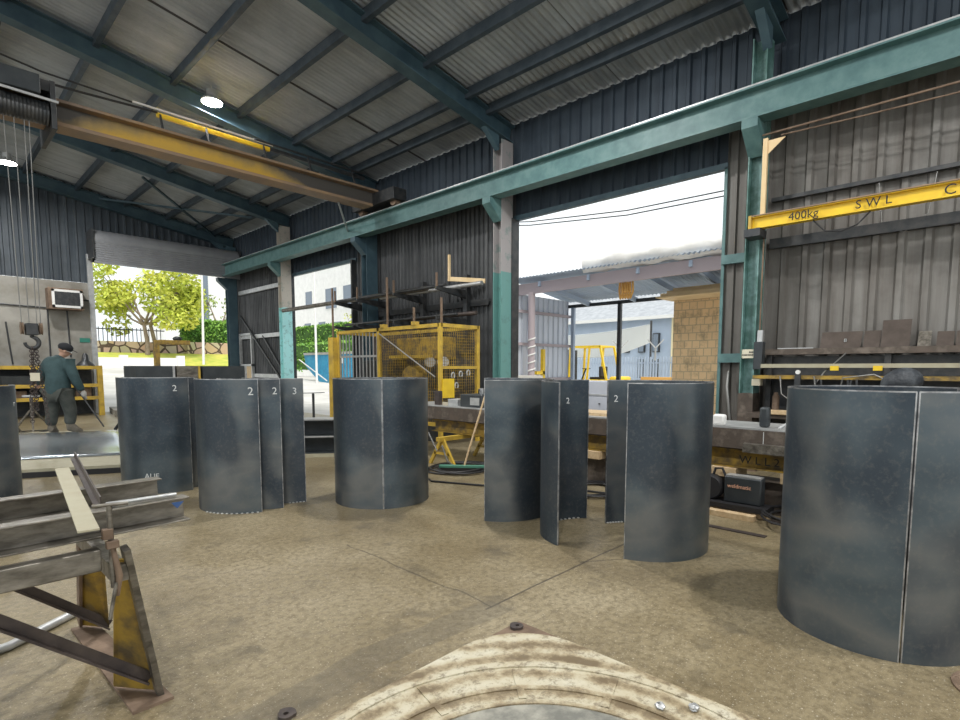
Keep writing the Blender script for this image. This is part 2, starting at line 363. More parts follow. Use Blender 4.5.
    def prism(s, pts, off):
        """planar polygon given in 3D, extruded by vector off"""
        n = len(pts); off = Vector(off); vs = [Vector(p) for p in pts]; vs += [p+off for p in vs]
        return s.add(vs, [(i, (i+1) % n, (i+1) % n+n, i+n) for i in range(n)]+[tuple(range(n))[::-1], tuple(range(n, 2*n))])
    def ell(s, c, r, n=16, m=10, rot=None):
        vs = []; fs = []; c = Vector(c)
        for k in range(m+1):
            ph = -pi/2+pi*k/m
            for i in range(n):
                t = 2*pi*i/n; q = Vector((r[0]*cos(ph)*cos(t), r[1]*cos(ph)*sin(t), r[2]*sin(ph)))
                if rot: q = rot @ q
                vs.append(c+q)
        for k in range(m): fs += [(k*n+i, k*n+(i+1) % n, (k+1)*n+(i+1) % n, (k+1)*n+i) for i in range(n)]
        return s.add(vs, fs)
    def corr(s, o, u, v, nrm, prof='trap', pitch=.2, depth=.03, t=.002):
        """corrugated sheet, ribs along v, from corner o"""
        o, u, v, nrm = Vector(o), Vector(u), Vector(v), Vector(nrm).normalized(); L = u.length; ud = u.normalized()
        k = []
        x = 0.
        while x < L-1e-6:
            if prof == 'trap': k += [(x, 0), (x+pitch*.55, 0), (x+pitch*.65, 1), (x+pitch*.88, 1), (x+pitch*.98, 0)]
            else: k += [(x+pitch*j/8, .5-.5*cos(2*pi*j/8)) for j in range(8)]
            x += pitch
        k = [(a, b) for a, b in k if a < L]+[(L, 0)]
        n = len(k)
        A = [o+ud*a+nrm*(b*depth) for a, b in k]; B = [p+v for p in A]
        return s.add(A+B, [(i, i+1, i+1+n, i+n) for i in range(n-1)])
    def build(s, name, m, parent=None, smooth=True, org=None, bevel=0, ang=38, fix=True):
        me = bpy.data.meshes.new(name)
        if parent is not None: org = ORG[parent.name]
        if org is None:
            xs = [v[0] for v in s.v]; ys = [v[1] for v in s.v]; zs = [v[2] for v in s.v]
            org = ((min(xs)+max(xs))/2, (min(ys)+max(ys))/2, min(zs))
        me.from_pydata([(v[0]-org[0], v[1]-org[1], v[2]-org[2]) for v in s.v], [], s.f)
        if fix:
            bm = bmesh.new(); bm.from_mesh(me); bmesh.ops.recalc_face_normals(bm, faces=bm.faces); bm.to_mesh(me); bm.free()
        if smooth:
            me.shade_smooth(); me.set_sharp_from_angle(angle=radians(ang))
        me.materials.append(m)
        o = bpy.data.objects.new(name, me); COL.objects.link(o)
        if parent is not None: o.parent = parent
        else: o.location = org
        ORG[o.name] = org
        if bevel:
            b = o.modifiers.new('bevel', 'BEVEL'); b.width = bevel; b.segments = 2; b.limit_method = 'ANGLE'
        return o

def thing(name, label, cat, loc, group=None):
    o = bpy.data.objects.new(name, None); COL.objects.link(o); o.location = loc; o.empty_display_size = .1
    ORG[o.name] = tuple(loc); o['label'] = label; o['category'] = cat
    if group: o['group'] = group
    return o
def tag(o, label, cat, group=None, kind=None):
    o['label'] = label; o['category'] = cat
    if group: o['group'] = group
    if kind: o['kind'] = kind
    return o
def struct(o, label=None, cat=None):
    o['kind'] = 'structure'
    if label: o['label'] = label
    if cat: o['category'] = cat
    return o
def clone(root, loc, label, group=None):
    r = root.copy(); COL.objects.link(r); r.location = loc; r['label'] = label
    if group: r['group'] = group
    for ch in list(root.children):
        c = ch.copy(); COL.objects.link(c); c.parent = r
        for g in ch.children:
            d = g.copy(); COL.objects.link(d); d.parent = c
    return r
def text(name, s, size, o, xd, yd, m, parent, ext=.001, align='LEFT'):
    cu = bpy.data.curves.new('txt', 'FONT'); cu.body = s; cu.size = size; cu.extrude = ext; cu.align_x = align; cu.resolution_u = 3
    t = bpy.data.objects.new('txt', cu); COL.objects.link(t)
    dg = bpy.context.evaluated_depsgraph_get(); dg.update(); me = bpy.data.meshes.new_from_object(t.evaluated_get(dg))
    xd, yd = Vector(xd).normalized(), Vector(yd).normalized(); zd = xd.cross(yd); org = Vector(ORG[parent.name])
    for v in me.vertices: v.co = Vector(o)-org+xd*v.co.x+yd*v.co.y+zd*v.co.z
    bpy.data.objects.remove(t); bpy.data.curves.remove(cu)
    me.materials.clear(); me.materials.append(m); me.name = name
    ob = bpy.data.objects.new(name, me); COL.objects.link(ob); ob.parent = parent; ORG[ob.name] = tuple(org); return ob

# ================================================================== STRUCTURE
XW, YW = 7.7, 18.9
def roofz(x): return 5.62+.165*(7.7-x)
struct(MB().box((-9, -8, -.3), (XW+.1, YW+.1, 0)).build('floor', M['floor'], smooth=False), 'worn stained concrete workshop floor with cracks and a sawn joint', 'floor')
# outdoor ground, rising towards the road behind the shutter doorway
g = MB(); nx, ny = 40, 50; xs = [-12+i*(102/nx) for i in range(nx+1)]; ys = [-12+j*(132/ny) for j in range(ny+1)]
def gz(x, y):
    k = min(1, max(0, (21-x)/8)); return -.02+min(1.4, max(0, (y-19.6)*.095))*k+max(0, (x-26))*.0
vs = [(x, y, gz(x, y)-.0) for x in xs for y in ys]
fs = []
for i in range(nx):
    for j in range(ny):
        if xs[i+1] <= XW+.1 and ys[j+1] <= YW+.1 and xs[i] > -9 and ys[j] > -8: continue
        fs.append((i*(ny+1)+j, (i+1)*(ny+1)+j, (i+1)*(ny+1)+j+1, i*(ny+1)+j+1))
g.add([(a, b, c-.02) for a, b, c in vs], fs)
struct(g.build('ground', M['yardconc']), 'pale concrete yard and road outside the workshop', 'ground')

# side wall (right) in bays round the two doorways
w = MB(); N = (-1, 0, 0)
def clad(y0, y1, z0, z1, p=.21): w.corr((XW, y0, z0), (0, y1-y0, 0), (0, 0, z1-z0), N, 'trap', p, .035)
ZT = 4.45
clad(-8, 2.45, 0, ZT, .235); clad(2.45, 2.79, 0, ZT, .12)
struct(w.build('wall_right', M['clad_r'], smooth=False, fix=False), 'grey ribbed metal side wall with two tall doorways', 'wall')
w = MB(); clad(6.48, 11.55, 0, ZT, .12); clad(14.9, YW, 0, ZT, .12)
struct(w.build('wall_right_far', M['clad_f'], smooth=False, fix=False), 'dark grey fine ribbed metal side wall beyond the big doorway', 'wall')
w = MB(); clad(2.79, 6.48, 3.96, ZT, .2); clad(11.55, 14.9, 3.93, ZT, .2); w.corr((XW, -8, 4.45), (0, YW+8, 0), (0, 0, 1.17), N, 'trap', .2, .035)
struct(w.build('wall_right_upper', M['clad_u'], smooth=False, fix=False), 'upper strip of the side wall, coloured darker blue grey than the wall below', 'wall')
w = MB(); w.corr((-9, YW, 3.7), (12.6, 0, 0), (0, 0, 4.6), (0, -1, 0), 'trap', .2, .035); w.corr((3.6, YW, 4.3), (4.1, 0, 0), (0, 0, 2.0), (0, -1, 0), 'trap', .2, .035)
struct(w.build('wall_back', M['clad_b'], smooth=False, fix=False), 'dark ribbed metal end wall above the concrete', 'wall')
cw = struct(MB().box((-9, YW-.05, 0), (3.6, YW+.15, 3.69)).build('wall_back_lower', M['conc'], smooth=False), 'weathered pale concrete end wall left of the shutter doorway', 'wall')
# roof sheeting: ribs run down the slope
w = MB(); XL = -9
w.corr((XL, -8, roofz(XL)), (0, YW+8.3, 0), (XW+.25-XL, 0, roofz(XW+.25)-roofz(XL)), (0, 0, 1), 'wave', .1, .03)
struct(w.build('ceiling', M['roof'], smooth=False, fix=False), 'corrugated metal roof sheets between dark purlins', 'ceiling')

# roof purlins
PX = [(7.00, 'nearest the eave, half of a close pair'), (6.50, 'second from the eave, other half of the close pair'),
      (5.62, 'third from the eave'), (4.53, 'fourth from the eave, over the crane bridge'), (3.40, 'fifth from the eave, left of the hanging lamp'),
      (2.30, 'sixth from the eave'), (1.20, 'seventh from the eave, near the top left corner'), (0.10, 'eighth from the eave')]
for x, d in PX[:9]:
    z = roofz(x)-.085
    o = MB().chan((x, -7.9, z), (x, YW-.02, z), .08, .15, .006).build('roof_purlin', M['purlin'])
    tag(o, 'dark steel roof purlin, '+d, 'purlin', 'purlins under the roof sheets')
# rafters and columns (portal frames)
FR = [(2.22, 'nearest frame, above the yellow jib column'), (6.55, 'second frame, at the left edge of the big doorway'), (10.65, 'third frame, in front of the yellow crane bridge'),
      (14.8, 'fourth frame, beyond the crane bridge'), (18.7, 'last frame, against the end wall')]
for y, d in FR:
    th = thing('roof_rafter', 'dark teal steel rafter, '+d, 'rafter', (7.3, y, 0), 'rafters of the portal frames')
    ORGz = 0
    a = Vector((7.6, y, roofz(7.6)-.235)); b = Vector((-8.9, y, roofz(-8.9)-.235))
    MB().ibeam(a, b, .22, .30, .018, up=(0, 0, 1)).build('beam', M['rafter'], th)
    MB().prism([(7.26, y-.05, roofz(7.26)-.385), (7.26, y-.05, roofz(7.26)-.62), (6.9, y-.05, roofz(6.9)-.385)], (0, .1, 0)).build('haunch', M['rafter'], th)
cols = []
for y, m, d in [(2.30, 'col_near', 'worn green steel column carrying the yellow jib beam'), (6.55, 'col_mid', 'steel column at the left of the big doorway, green below and primer above'),
             (10.65, 'rafter', 'dark blue steel column between the small doorway and the yellow cage'), (14.8, 'col_far', 'steel column left of the small doorway, pale cyan below'),
             (18.55, 'rafter', 'dark steel column in the far corner beside the shutter')]:
    th = thing('steel_column', d, 'column', (7.42, y, 0), 'columns along the side wall')
    if y == 2.30:
        MB().ibeam((7.37, y, .02), (7.37, y, 5.25), .24, .17, .014, up=(0, 1, 0)).build('shaft', M[m], th)
        MB().box((7.24, y-.09, .02), (7.50, y+.09, .98)).build('brown_casing', M['brownbeam'], th)
    else: MB().ibeam((7.42, y, .02), (7.42, y, 5.25), .30, .20, .014, up=(0, 1, 0)).build('shaft', M[m], th)
    MB().box((7.22, y-.16, 0), (7.62, y+.16, .02)).build('base_plate', M['rust'], th)
    MB().prism([(7.27, y-.09, 4.22), (6.98, y-.09, 4.22), (6.98, y-.09, 4.12), (7.27, y-.09, 3.86)], (0, .18, 0)).build('bracket', M['green'] if m != 'rafter' else M['rafter'], th)
    if y == 2.30:
        MB().box((7.265, y-.095, 1.42), (7.27, y+.08, 1.53)).build('notice', M['signcream'], th)
        k = MB()
        for zz, l in ((1.495, .06), (1.46, .14)):
            q = y-.075
            while q < y-.075+l: k.box((7.262, q, zz-.01), (7.265, q+.010, zz+.01)); q += .016
        k.build('notice_lettering', M['ink'], th)
    cols.append(th)
# door jambs and wall girts
def jamb(n, y, z, m='rafter', wd=.06, dp=.16): struct(MB().box((XW-dp, y-wd/2, 0), (XW+.03, y+wd/2, z)).build(n, M[m]))
jamb('trim_1', 2.79, 3.96, 'green', .04, .05); jamb('trim_2', 6.46, 3.96, 'darkmetal'); jamb('trim_3', 11.60, 3.93, 'darkmetal'); jamb('trim_4', 14.86, 3.93, 'darkmetal')
struct(MB().box((XW-.05, 2.77, 3.94), (XW+.04, 6.5, 4.02)).build('trim_5', M['rafter']))
struct(MB().box((XW-.05, 11.55, 3.91), (XW+.04, 14.9, 3.99)).build('trim_6', M['rafter']))
struct(MB().box((3.55, YW-.12, 0), (3.68, YW+.16, 4.5)).build('trim_7', M['galv']))
GI = [(-7.9, 2.2, 2.86, 'wall girt above the ledge on the right wall', 'darkmetal'), (-7.9, 2.2, 3.40, 'thin wall girt above the yellow jib beam', 'darkmetal'),
      (2.45, 2.79, 1.43, 'short green girt low beside the worn green column', 'green'), (2.45, 2.79, 2.74, 'short green girt high beside the worn green column', 'green'),
      (7.05, 11.2, 2.55, 'wall girt behind the cantilever rack', 'darkmetal'), (2.45, 11.2, 4.75, 'long girt above the big doorway', 'rafter'), (11.4, 18.5, 4.75, 'long girt above the small doorway', 'rafter'),
      (-7.9, 2.2, 4.75, 'long girt high on the right wall', 'rafter'), (15.0, 18.4, 3.75, 'top girt of the grey cladding panel in the corner', 'galv'),
      (15.0, 18.4, 2.30, 'middle girt of the grey cladding panel in the corner', 'galv'), (15.0, 18.4, 1.05, 'bottom girt of the grey cladding panel in the corner', 'galv')]
for y0, y1, z, d, m in GI:
    tag(MB().chan((XW-.075, y0, z), (XW-.075, y1, z), .07, .045 if 'thin' in d else .12, .006).build('wall_girt', M[m]), d, 'girt', 'girts of the side wall')
for (a, b, d) in [((7.60, 15.3, 1.1), (7.60, 16.7, 2.3), 'dark diagonal brace low on the corner cladding'), ((7.55, 18.2, 3.0), (7.55, 15.1, .7), 'long dark diagonal brace across the corner cladding')]:
    tag(MB().bar(a, b, .05, .05).build('diagonal_brace', M['darkmetal']), d, 'brace')
# personnel door with pale frame in the corner panel
pd = thing('door_1', 'pale framed narrow side door in the corner panel', 'door', (7.6, 17.9, 0)); pd['kind'] = 'structure'
MB().box((7.56, 17.5, 0), (7.60, 18.3, 1.35)).build('panel', M['wood'], pd)
f = MB()
for yy in (17.46, 18.34): f.box((7.54, yy-.03, 0), (7.62, yy+.03, 2.4))
f.box((7.54, 17.43, 2.35), (7.62, 18.37, 2.42)); f.box((7.54, 17.43, 1.35), (7.62, 18.37, 1.42)); f.build('frame', M['galv'], pd)

# crane runway beam along the side wall
rb = thing('crane_runway_beam', 'long green steel beam running the length of the side wall above the doorways', 'beam', (7.12, 5, 4.23))
MB().ibeam((7.12, -7.9, 4.41), (7.12, 18.5, 4.41), .24, .36, .02).build('beam', M['green'], rb)
MB().bar((7.12, -7.9, 4.62), (7.12, 18.5, 4.62), .06, .06).build('rail', M['galv'], rb)
# roller shutter
rs = thing('roller_shutter', 'grey roller shutter rolled up above the far doorway', 'shutter', (5.6, 18.6, 4.2))
n = 48; prof = []
MB().lathe((3.62, 18.45, 4.86), [(.26+.008*(k % 2), 3.96*k/60) for k in range(61)], 28, 'x').build('drum', M['shutter'], rs)
sl = MB(); sl.corr((3.64, 18.20, 4.24), (0, 0, .56), (3.94, 0, 0), (0, -1, 0), 'wave', .06, .014); sl.box((3.62, 18.18, 4.19), (7.58, 18.24, 4.25)); sl.build('curtain', M['shutter'], rs, fix=False)
for x in (3.6, 7.6): MB().box((x-.02, 18.15, 4.33), (x+.02, 18.88, 5.1)).build('end_bracket', M['darkmetal'], rs)
# roof bracing
for a, b, d in [((4.2, 15.6, roofz(4.2)-.2), (7.0, 18.6, roofz(7)-.2), 'thin diagonal roof brace rod in the far bay, falling right'),
                ((3.9, 18.6, roofz(3.9)-.2), (6.9, 15.6, roofz(6.9)-.2), 'thin diagonal roof brace rod in the far bay, crossing the other')]:
    tag(MB().bar(a, b, .05, .05).build('brace_rod', M['rafter']), d, 'brace', 'roof bracing')

# ================================================================== LAMPS
def lamp(x, y, label, w=LAMP_W, drop=.22, base=None):
    z = roofz(x)-.19-drop
    if base is None:
        t = thing('high_bay_lamp', label, 'lamp', (x, y, z), 'high bay lamps under the roof')
        MB().lathe((x, y, z), [(.17, 0), (.175, .02), (.13, .07), (.09, .10), (.085, .20), (.03, .21), (.01, .22), (.01, .17+drop)], 28).build('housing', M['galv'], t)
        MB().lathe((x, y, z-.012), [(.165, 0), (.165, .012)], 28).build('lens', M['lampglow'], t)
    else: t = clone(base, (x, y, z), label, 'high bay lamps under the roof')
    ld = bpy.data.lights.new('lamp_light', 'AREA'); ld.shape = 'DISK'; ld.size = .30; ld.energy = w; ld.color = (1, .985, .96)
    lo = bpy.data.objects.new('lamp_light', ld); COL.objects.link(lo); lo.parent = t; lo.location = (0, 0, -.03)
    return t
L0 = lamp(3.90, 10.25, 'round glowing high bay lamp above the crane bridge', drop=.12)
lamp(1.72, 16.3, 'round glowing high bay lamp at the far left above the hoist', base=L0, drop=.55)
lamp(4.3, 4.6, 'added unseen high bay lamp over the middle of the floor', base=L0)  # from here down: out-of-view lamps added to brighten the interior
lamp(3.6, -.9, 'added unseen high bay lamp over the near right side', base=L0)
lamp(-1.5, 11, 'added unseen high bay lamp on the far left side', base=L0)
lamp(-1.5, 5.2, 'added unseen high bay lamp on the left side', base=L0)
lamp(-1.6, -.6, 'added unseen high bay lamp behind the viewer', base=L0, w=LAMP_W*1.3)
lamp(3.2, -5.5, 'added unseen high bay lamp at the near end', base=L0)

# ================================================================== OVERHEAD CRANE
cr_ = thing('bridge_crane', 'patchy yellow overhead crane bridge spanning from the side wall rail', 'crane', (4, 9.8, 4.65))
gd = MB(); yc = 9.85
gd.prism([(7.05, yc-.02, 4.78), (7.05, yc-.02, 4.99), (-8.6, yc-.02, 4.99), (-8.6, yc-.02, 4.72), (6.8, yc-.02, 4.72)], (0, .04, 0)).build('web', M['craneyellow'], cr_)
MB().box((-8.6, yc-.17, 4.67), (6.85, yc+.17, 4.72)).build('bottom_flange', M['cranesoffit'], cr_)
MB().box((-8.6, yc-.17, 4.99), (7.0, yc+.17, 5.03)).build('top_flange', M['cranesoffit'], cr_)
ec = MB(); ec.box((6.95, yc-.75, 4.74), (7.29, yc+.75, 4.98)); ec.build('end_carriage', M['darkmetal'], cr_, bevel=.01)
for dy in (-.58, .58): MB().cyl((7.06, yc+dy, 4.745), (7.18, yc+dy, 4.745), .095, 24).build('wheel', M['rust'], cr_)
MB().tube([(7.45, yc+1.6, 4.35), (6.2, yc+.1, 4.66)], .02).build('tie_bar', M['galv'], cr_)
MB().bar((2.95, yc+.20, 5.36), (4.82, yc+.20, 5.34), .05, .07).build('conductor_bar', M['brightyellow'], cr_)
MB().bar((2.6, yc+.12, 5.42), (4.85, yc+.12, 5.40), .025, .025).build('guide_rail', M['white'], cr_)
fr = MB(); fr.bar((4.83, yc+.2, 5.35), (6.9, yc+.2, 5.32), .05, .06); fr.bar((4.5, yc+.10, 5.41), (6.8, yc+.10, 5.38), .03, .03); fr.build('festoon_rail', M['darkmetal'], cr_)
for x in (3.0, 3.7, 4.7, 5.6, 6.6): MB().bar((x, yc+.05, 5.02), (x, yc+.20, 5.40), .03, .03).build('rail_arm', M['darkmetal'], cr_)
MB().tube([(.6, yc+.1, 5.46), (1.3, yc+.15, 5.32), (2.0, yc+.15, 5.34), (2.95, yc+.15, 5.38)], .018).build('feed_cable', M['cable'], cr_)
MB().tube([(.6, yc+.2, 5.62), (1.5, yc+.2, 5.48), (2.6, yc+.15, 5.42)], .014).build('feed_cable', M['cable'], cr_)
# hoist trolley, hangs from the bridge
ho = thing('hoist_trolley', 'dark wire rope hoist on the crane bridge at the upper left', 'hoist', (1.2, 9.8, 4.3))
h = MB(); h.box((.86, yc-.45, 4.98), (1.52, yc-.18, 5.12)); h.box((.86, yc+.18, 4.98), (1.52, yc+.45, 5.12)); h.box((.84, yc-.48, 4.50), (.90, yc+.48, 5.12)); h.box((1.48, yc-.48, 4.50), (1.54, yc+.48, 5.12)); h.build('side_frames', M['darkmetal'], ho, bevel=.006)
MB().lathe((.92, yc-.33, 4.72), [(.14+.008*(k % 2), .54*k/27) for k in range(28)], 24, 'x').build('rope_drum', M['darkmetal'], ho)
MB().lathe((.25, yc-.33, 4.72), [(.10, 0), (.15, .03), (.16, .08), (.16, .42), (.12, .5), (.12, .59)], 24, 'x').build('motor', M['darkmetal'], ho)
MB().box((.95, yc-.62, 4.86), (1.36, yc-.49, 5.10)).build('control_box', M['darkpanel'], ho, bevel=.01)
MB().bar((.88, yc-.63, 4.82), (1.54, yc-.63, 4.80), .02, .03).build('grey_strip', M['galv'], ho)
MB().box((1.54, yc-.25, 4.56), (1.57, yc-.20, 4.78)).build('stop_plate', M['galv'], ho)
k = MB()
for i in range(4): k.tube([(.9-.1*i, yc-.6, 4.6), (.85-.1*i, yc-.62, 4.30-.03*i), (.75-.1*i, yc-.6, 4.55)], .012, 6)
k.build('looped_cables', M['cable'], ho)
hx, hy, hz = 1.13, yc-.33, 1.88
for dx, dz in ((-.10, 0), (-.02, .02), (.06, .02), (.10, 0)):
    MB().tube([(hx+dx*1.0, hy, hz+dz), (hx+dx*1.3, hy, 4.62)], .006, 6).build('wire_rope', M['rope'], ho)
hb = thing('hook_block', 'rusty pulley block and hook hanging on wire ropes from the hoist', 'hook', (hx, hy, 1.5))
for dx in (-.10, .10): MB().lathe((hx+dx-.02, hy, hz-.05), [(.05, 0), (.085, .005), (.07, .02), (.085, .035), (.05, .04)], 24, 'x').build('sheave', M['rust'], hb)
MB().box((hx-.07, hy-.05, hz-.14), (hx+.07, hy+.05, hz+.02)).build('block', M['darkmetal'], hb, bevel=.01)
pts = [(hx+.015, hy, hz-.12)]+[(hx+.075*sin(radians(a))-.005, hy, hz-.24+.075*cos(radians(a))) for a in range(0, 275, 18)]
MB().tube(pts, [.022]*3+[.028]*8+[.02]*(len(pts)-11), 10).build('hook', M['darkmetal'], hb)
# chain sling
def chain(mb, p0, p1, n, r=.012, L=None):
    p0, p1 = Vector(p0), Vector(p1); d = (p1-p0)/n; dn = d.normalized()
    a = dn.cross(Vector((0, 1, .2))).normalized(); b = dn.cross(a)
    for i in range(n):
        c = p0+d*(i+.5); s_ = a if i % 2 else b; l = d.length*.72
        mb.tube([c+dn*l*cos(t)+s_*r*1.9*sin(t) for t in [2*pi*k/10 for k in range(11)]], r*.55, 5)
ch = thing('chain_sling', 'chain sling hanging from the crane hook with a pale tag', 'chain', (hx, hy, .7))
for q, (ox, oz) in enumerate([(-.03, .55), (.0, .72), (.06, .50)]):
    c = MB(); chain(c, (hx+ox*.5, hy+.0, hz-.30), (hx+ox*2, hy, oz), 30 if q != 1 else 26, .011); c.build('chain', M['darksteel'], ch)
MB().box((hx-.05, hy-.03, 1.12), (hx+.05, hy+.03, 1.23)).build('tag', M['signcream'], ch)

# ================================================================== JIB BEAM ON THE NEAR COLUMN
jb = thing('jib_beam', 'bright yellow jib beam marked 400kg SWL on the near green column', 'beam', (7.05, 1.5, 3.1))
MB().ibeam((7.12, 2.28, 3.03), (7.12, -2.6, 3.03), .10, .14, .010).build('beam', M['brightyellow'], jb)
MB().bar((7.12, 2.27, 3.107), (7.12, -2.6, 3.107), .13, .012).build('top_plate', M['cranesoffit'], jb)
MB().box((7.05, 2.26, 2.955), (7.2, 2.29, 3.115)).build('end_plate', M['yellow'], jb)
XT = 7.112
jx, jy = (0, -1, 0), (0, 0, 1)
text('lettering', '400kg', .125, (XT-.05, 1.86, 2.985), jx, jy, M['ink'], jb, .003)
text('lettering', 'S W L', .125, (XT-.05, 1.22, 2.99), jx, jy, M['ink'], jb, .003)
text('lettering', 'C', .14, (XT-.05, .50, 2.98), jx, jy, M['ink'], jb, .003)
MB().bar((7.15, 2.16, 3.11), (7.15, 2.16, 4.0), .05, .05).build('mast', M['tantimber'], jb)
MB().prism([(7.14, 2.14, 3.97), (7.14, 1.95, 3.97), (7.14, 2.14, 3.81)], (.012, 0, 0)).build('gusset', M['tantimber'], jb)
MB().tube([(7.15, 2.2, 4.05), (7.15, -2.5, 4.05)], .012, 8).build('tie_rod', M['rust'], jb)
MB().tube([(7.15, 2.0, 4.0), (7.15, 1.2, 3.97), (7.15, .3, 3.95), (7.15, -2.5, 3.86)], .009, 8).build('tie_rod', M['rust'], jb)
MB().box((7.0, 2.14, 2.86), (7.25, 2.32, 2.95)).build('saddle', M['darkmetal'], jb)
tag(MB().tube([(7.12, 1.62, 2.955), (7.12, 1.50, 2.82), (7.12, 1.35, 2.79), (7.12, 1.20, 2.84), (7.12, 1.09, 2.955)], .008, 8).build('hanging_cable', M['cable']), 'dark cable drooping in a loop under the jib beam lettering', 'cable')
tag(MB().tube([(7.60, 1.1, 3.36), (7.60, 1.05, 2.9), (7.60, .85, 2.78), (7.60, .65, 2.95), (7.60, .6, 3.36)], .005, 8).build('hanging_cable', M['rope']), 'thin pale cable looping against the ribbed wall', 'cable')

# ================================================================== ROLLED STEEL SHELLS
def mark_on(th, c, R, ang, z, s, size, inside=False):
    a = radians(ang); n_ = Vector((cos(a), sin(a), 0)); tv = Vector((-sin(a), cos(a), 0))
    if inside: o = Vector((c[0], c[1], z))+n_*(R-.0085-.001); xd = -tv
    else: o = Vector((c[0], c[1], z))+n_*(R+.001); xd = tv
    text('chalk_mark', s, size, o-xd*size*.3*len(s)*.5, xd, (0, 0, 1), M['chalk'], th, .001)
def welds(th, c, R, a0, a1, z=.006, n=9, inside=True):
    k = MB()
    for i in range(n):
        a = radians(a0+(a1-a0)*(i+.5)/n); r = R-.012 if inside else R+.004
        k.ell((c[0]+r*cos(a), c[1]+r*sin(a), z), (.012, .012, .006), 8, 5)
    k.build('tack_welds', M['weld'], th)
def shell(label, c, a0, a1, mi=0, R=.46, h=1.2, marks=(), weld=None, z0=0, group='rolled steel shells standing on the floor'):
    th = thing('steel_shell', label, 'steel shell', (c[0], c[1], z0), group)
    MB().shell(c, R, a0, a1, z0, z0+h, .009).build('curved_plate', M['steel'][mi % 6], th)
    for a in (a0, a1):   # bright ground strip on both long edges
        s_ = .12 if a == a0 else -.12
        MB().shell(c, R+.0006, a+s_-.35, a+s_+.35, z0+.001, z0+h-.001, .0102, 1).build('bright_edge', M['edge'], th)
    tp = MB().shell(c, R+.0004, a0+.1, a1-.1, z0+h-.006, z0+h+.0006, .0098, 40); tp.build('top_edge', M['edge'], th)
    for m in marks: mark_on(th, c, R, *m)
    if weld: welds(th, c, R, *weld)
    return th
# left group: nested singles
LA = (1.90, 6.60); LB = (2.20, 5.19)
shell('wide curved steel shell at the back left, chalked A U F near its foot', LA, 160, 280, 0, marks=[(262, 1.06, '2', .09), (228, .16, 'AUF', .08)])
shell('narrow dark sliver of a steel shell nested behind the back left one', (LA[0]+.085, LA[1]+.12), 166, 282, 1)
shell('curved steel shell with a pale scale patch in front of the left group, chalked 2', LB, 137, 257, 2, marks=[(248, 1.06, '2', .10)], weld=(190, 255, .004, 12, False))
shell('steel shell nested second in the left group, only its right strip showing, chalked 2', (LB[0]+.204, LB[1]+.0), 139, 257, 3, marks=[(250, 1.06, '2', .09)])
shell('steel shell nested rightmost in the left group, chalked 3', (LB[0]+.464, LB[1]+.06), 139, 257, 4, marks=[(246, 1.05, '3', .09)], weld=(236, 256, .004, 5, False))
shell('steel shell cut by the left edge of the photo', (.18, 6.66), 190, 378, 5, R=.46, h=1.14, marks=[(338, .95, 'r', .08)])
# middle cylinder
C1 = (3.175, 4.40)
shell('right front shell of the lone middle cylinder', C1, 235.5, 354.6, 0, group='shells of the lone middle cylinder')
shell('left front shell of the lone middle cylinder', C1, 115.4, 234.7, 2, group='shells of the lone middle cylinder')
shell('back shell of the lone middle cylinder, only its rim showing', C1, -4.6, 114.6, 3, group='shells of the lone middle cylinder')
# cylinder A with its loose third shell
CA = (3.70, 3.27)
shell('front shell of the cylinder right of the middle, with a curved scale stain', CA, 203, 322.6, 4)
shell('back shell of the cylinder right of the middle, only its rim showing', CA, -56, 63, 1, R=.475)
CO = (3.635, 2.19)
shell('loose steel shell standing end on, its hollow side and chalk marks showing', CO, 45, 171, 5, R=.462, marks=[(70, 1.0, '2', .07, True)], weld=(52, 100, .006, 9, True))
# cylinder B
CB = (3.72, 1.871)
shell('large smooth front shell right of centre, pale grey at the bottom', CB, 192, 311.6, 2)
shell('back shell right of centre, its hollow left end chalked', CB, -48, 65, 3, R=.49, marks=[(57, 1.02, '2', .08, True)], weld=(46, 64, .006, 6, True))
# near right cylinder
CR = (3.325, .40); RR = .425
shell('left shell of the big near cylinder, left of its open seam', CR, 83, 201.2, 0, R=RR, h=1.2, group='shells of the near right cylinder')
shell('right shell of the big near cylinder, right of its open seam', CR, 202.6, 321.5, 4, R=RR, h=1.2, group='shells of the near right cylinder')
shell('back shell of the big near cylinder, only its inside rim showing', CR, 322.5, 442, 1, R=RR, h=1.2, group='shells of the near right cylinder')
tag(MB().cyl((2.93, .07, 0), (2.945, .055, .012), .006, 8).add([], []).build('steel_pin', M['rust']), 'short steel pin on the floor below the near cylinder', 'pin')

# ================================================================== SHINY SHEET AND ITS BASE (far left)
u = Vector((.905, -.425, 0)).normalized(); v_ = Vector((.15, .989, 0)).normalized(); o0 = Vector((1.35, 8.90, 0))
sb = MB(); A = o0-u*1.5-v_*.85; sb.prism([A+Vector((0, 0, .02)), A+u*2.6+Vector((0, 0, .02)), A+u*2.6+v_*4.7+Vector((0, 0, .02)), A+v_*4.7+Vector((0, 0, .02))], (0, 0, .08))
bp_ = thing('base_slab', 'cream topped low steel base under the shiny sheet', 'base', tuple(o0)); sb.build('slab', M['cream'], bp_)
k = MB(); q = A-v_*.004; k.prism([q+Vector((0, 0, .0)), q+u*2.6, q+u*2.6+Vector((0, 0, .065)), q+Vector((0, 0, .065))], v_*-.03); k.build('shadow_gap_strip', M['black'], bp_)  # black strip stands in for the shadow gap under the slab's front edge
st = MB(); n1, n2 = 14, 26; vs = []; fs = []
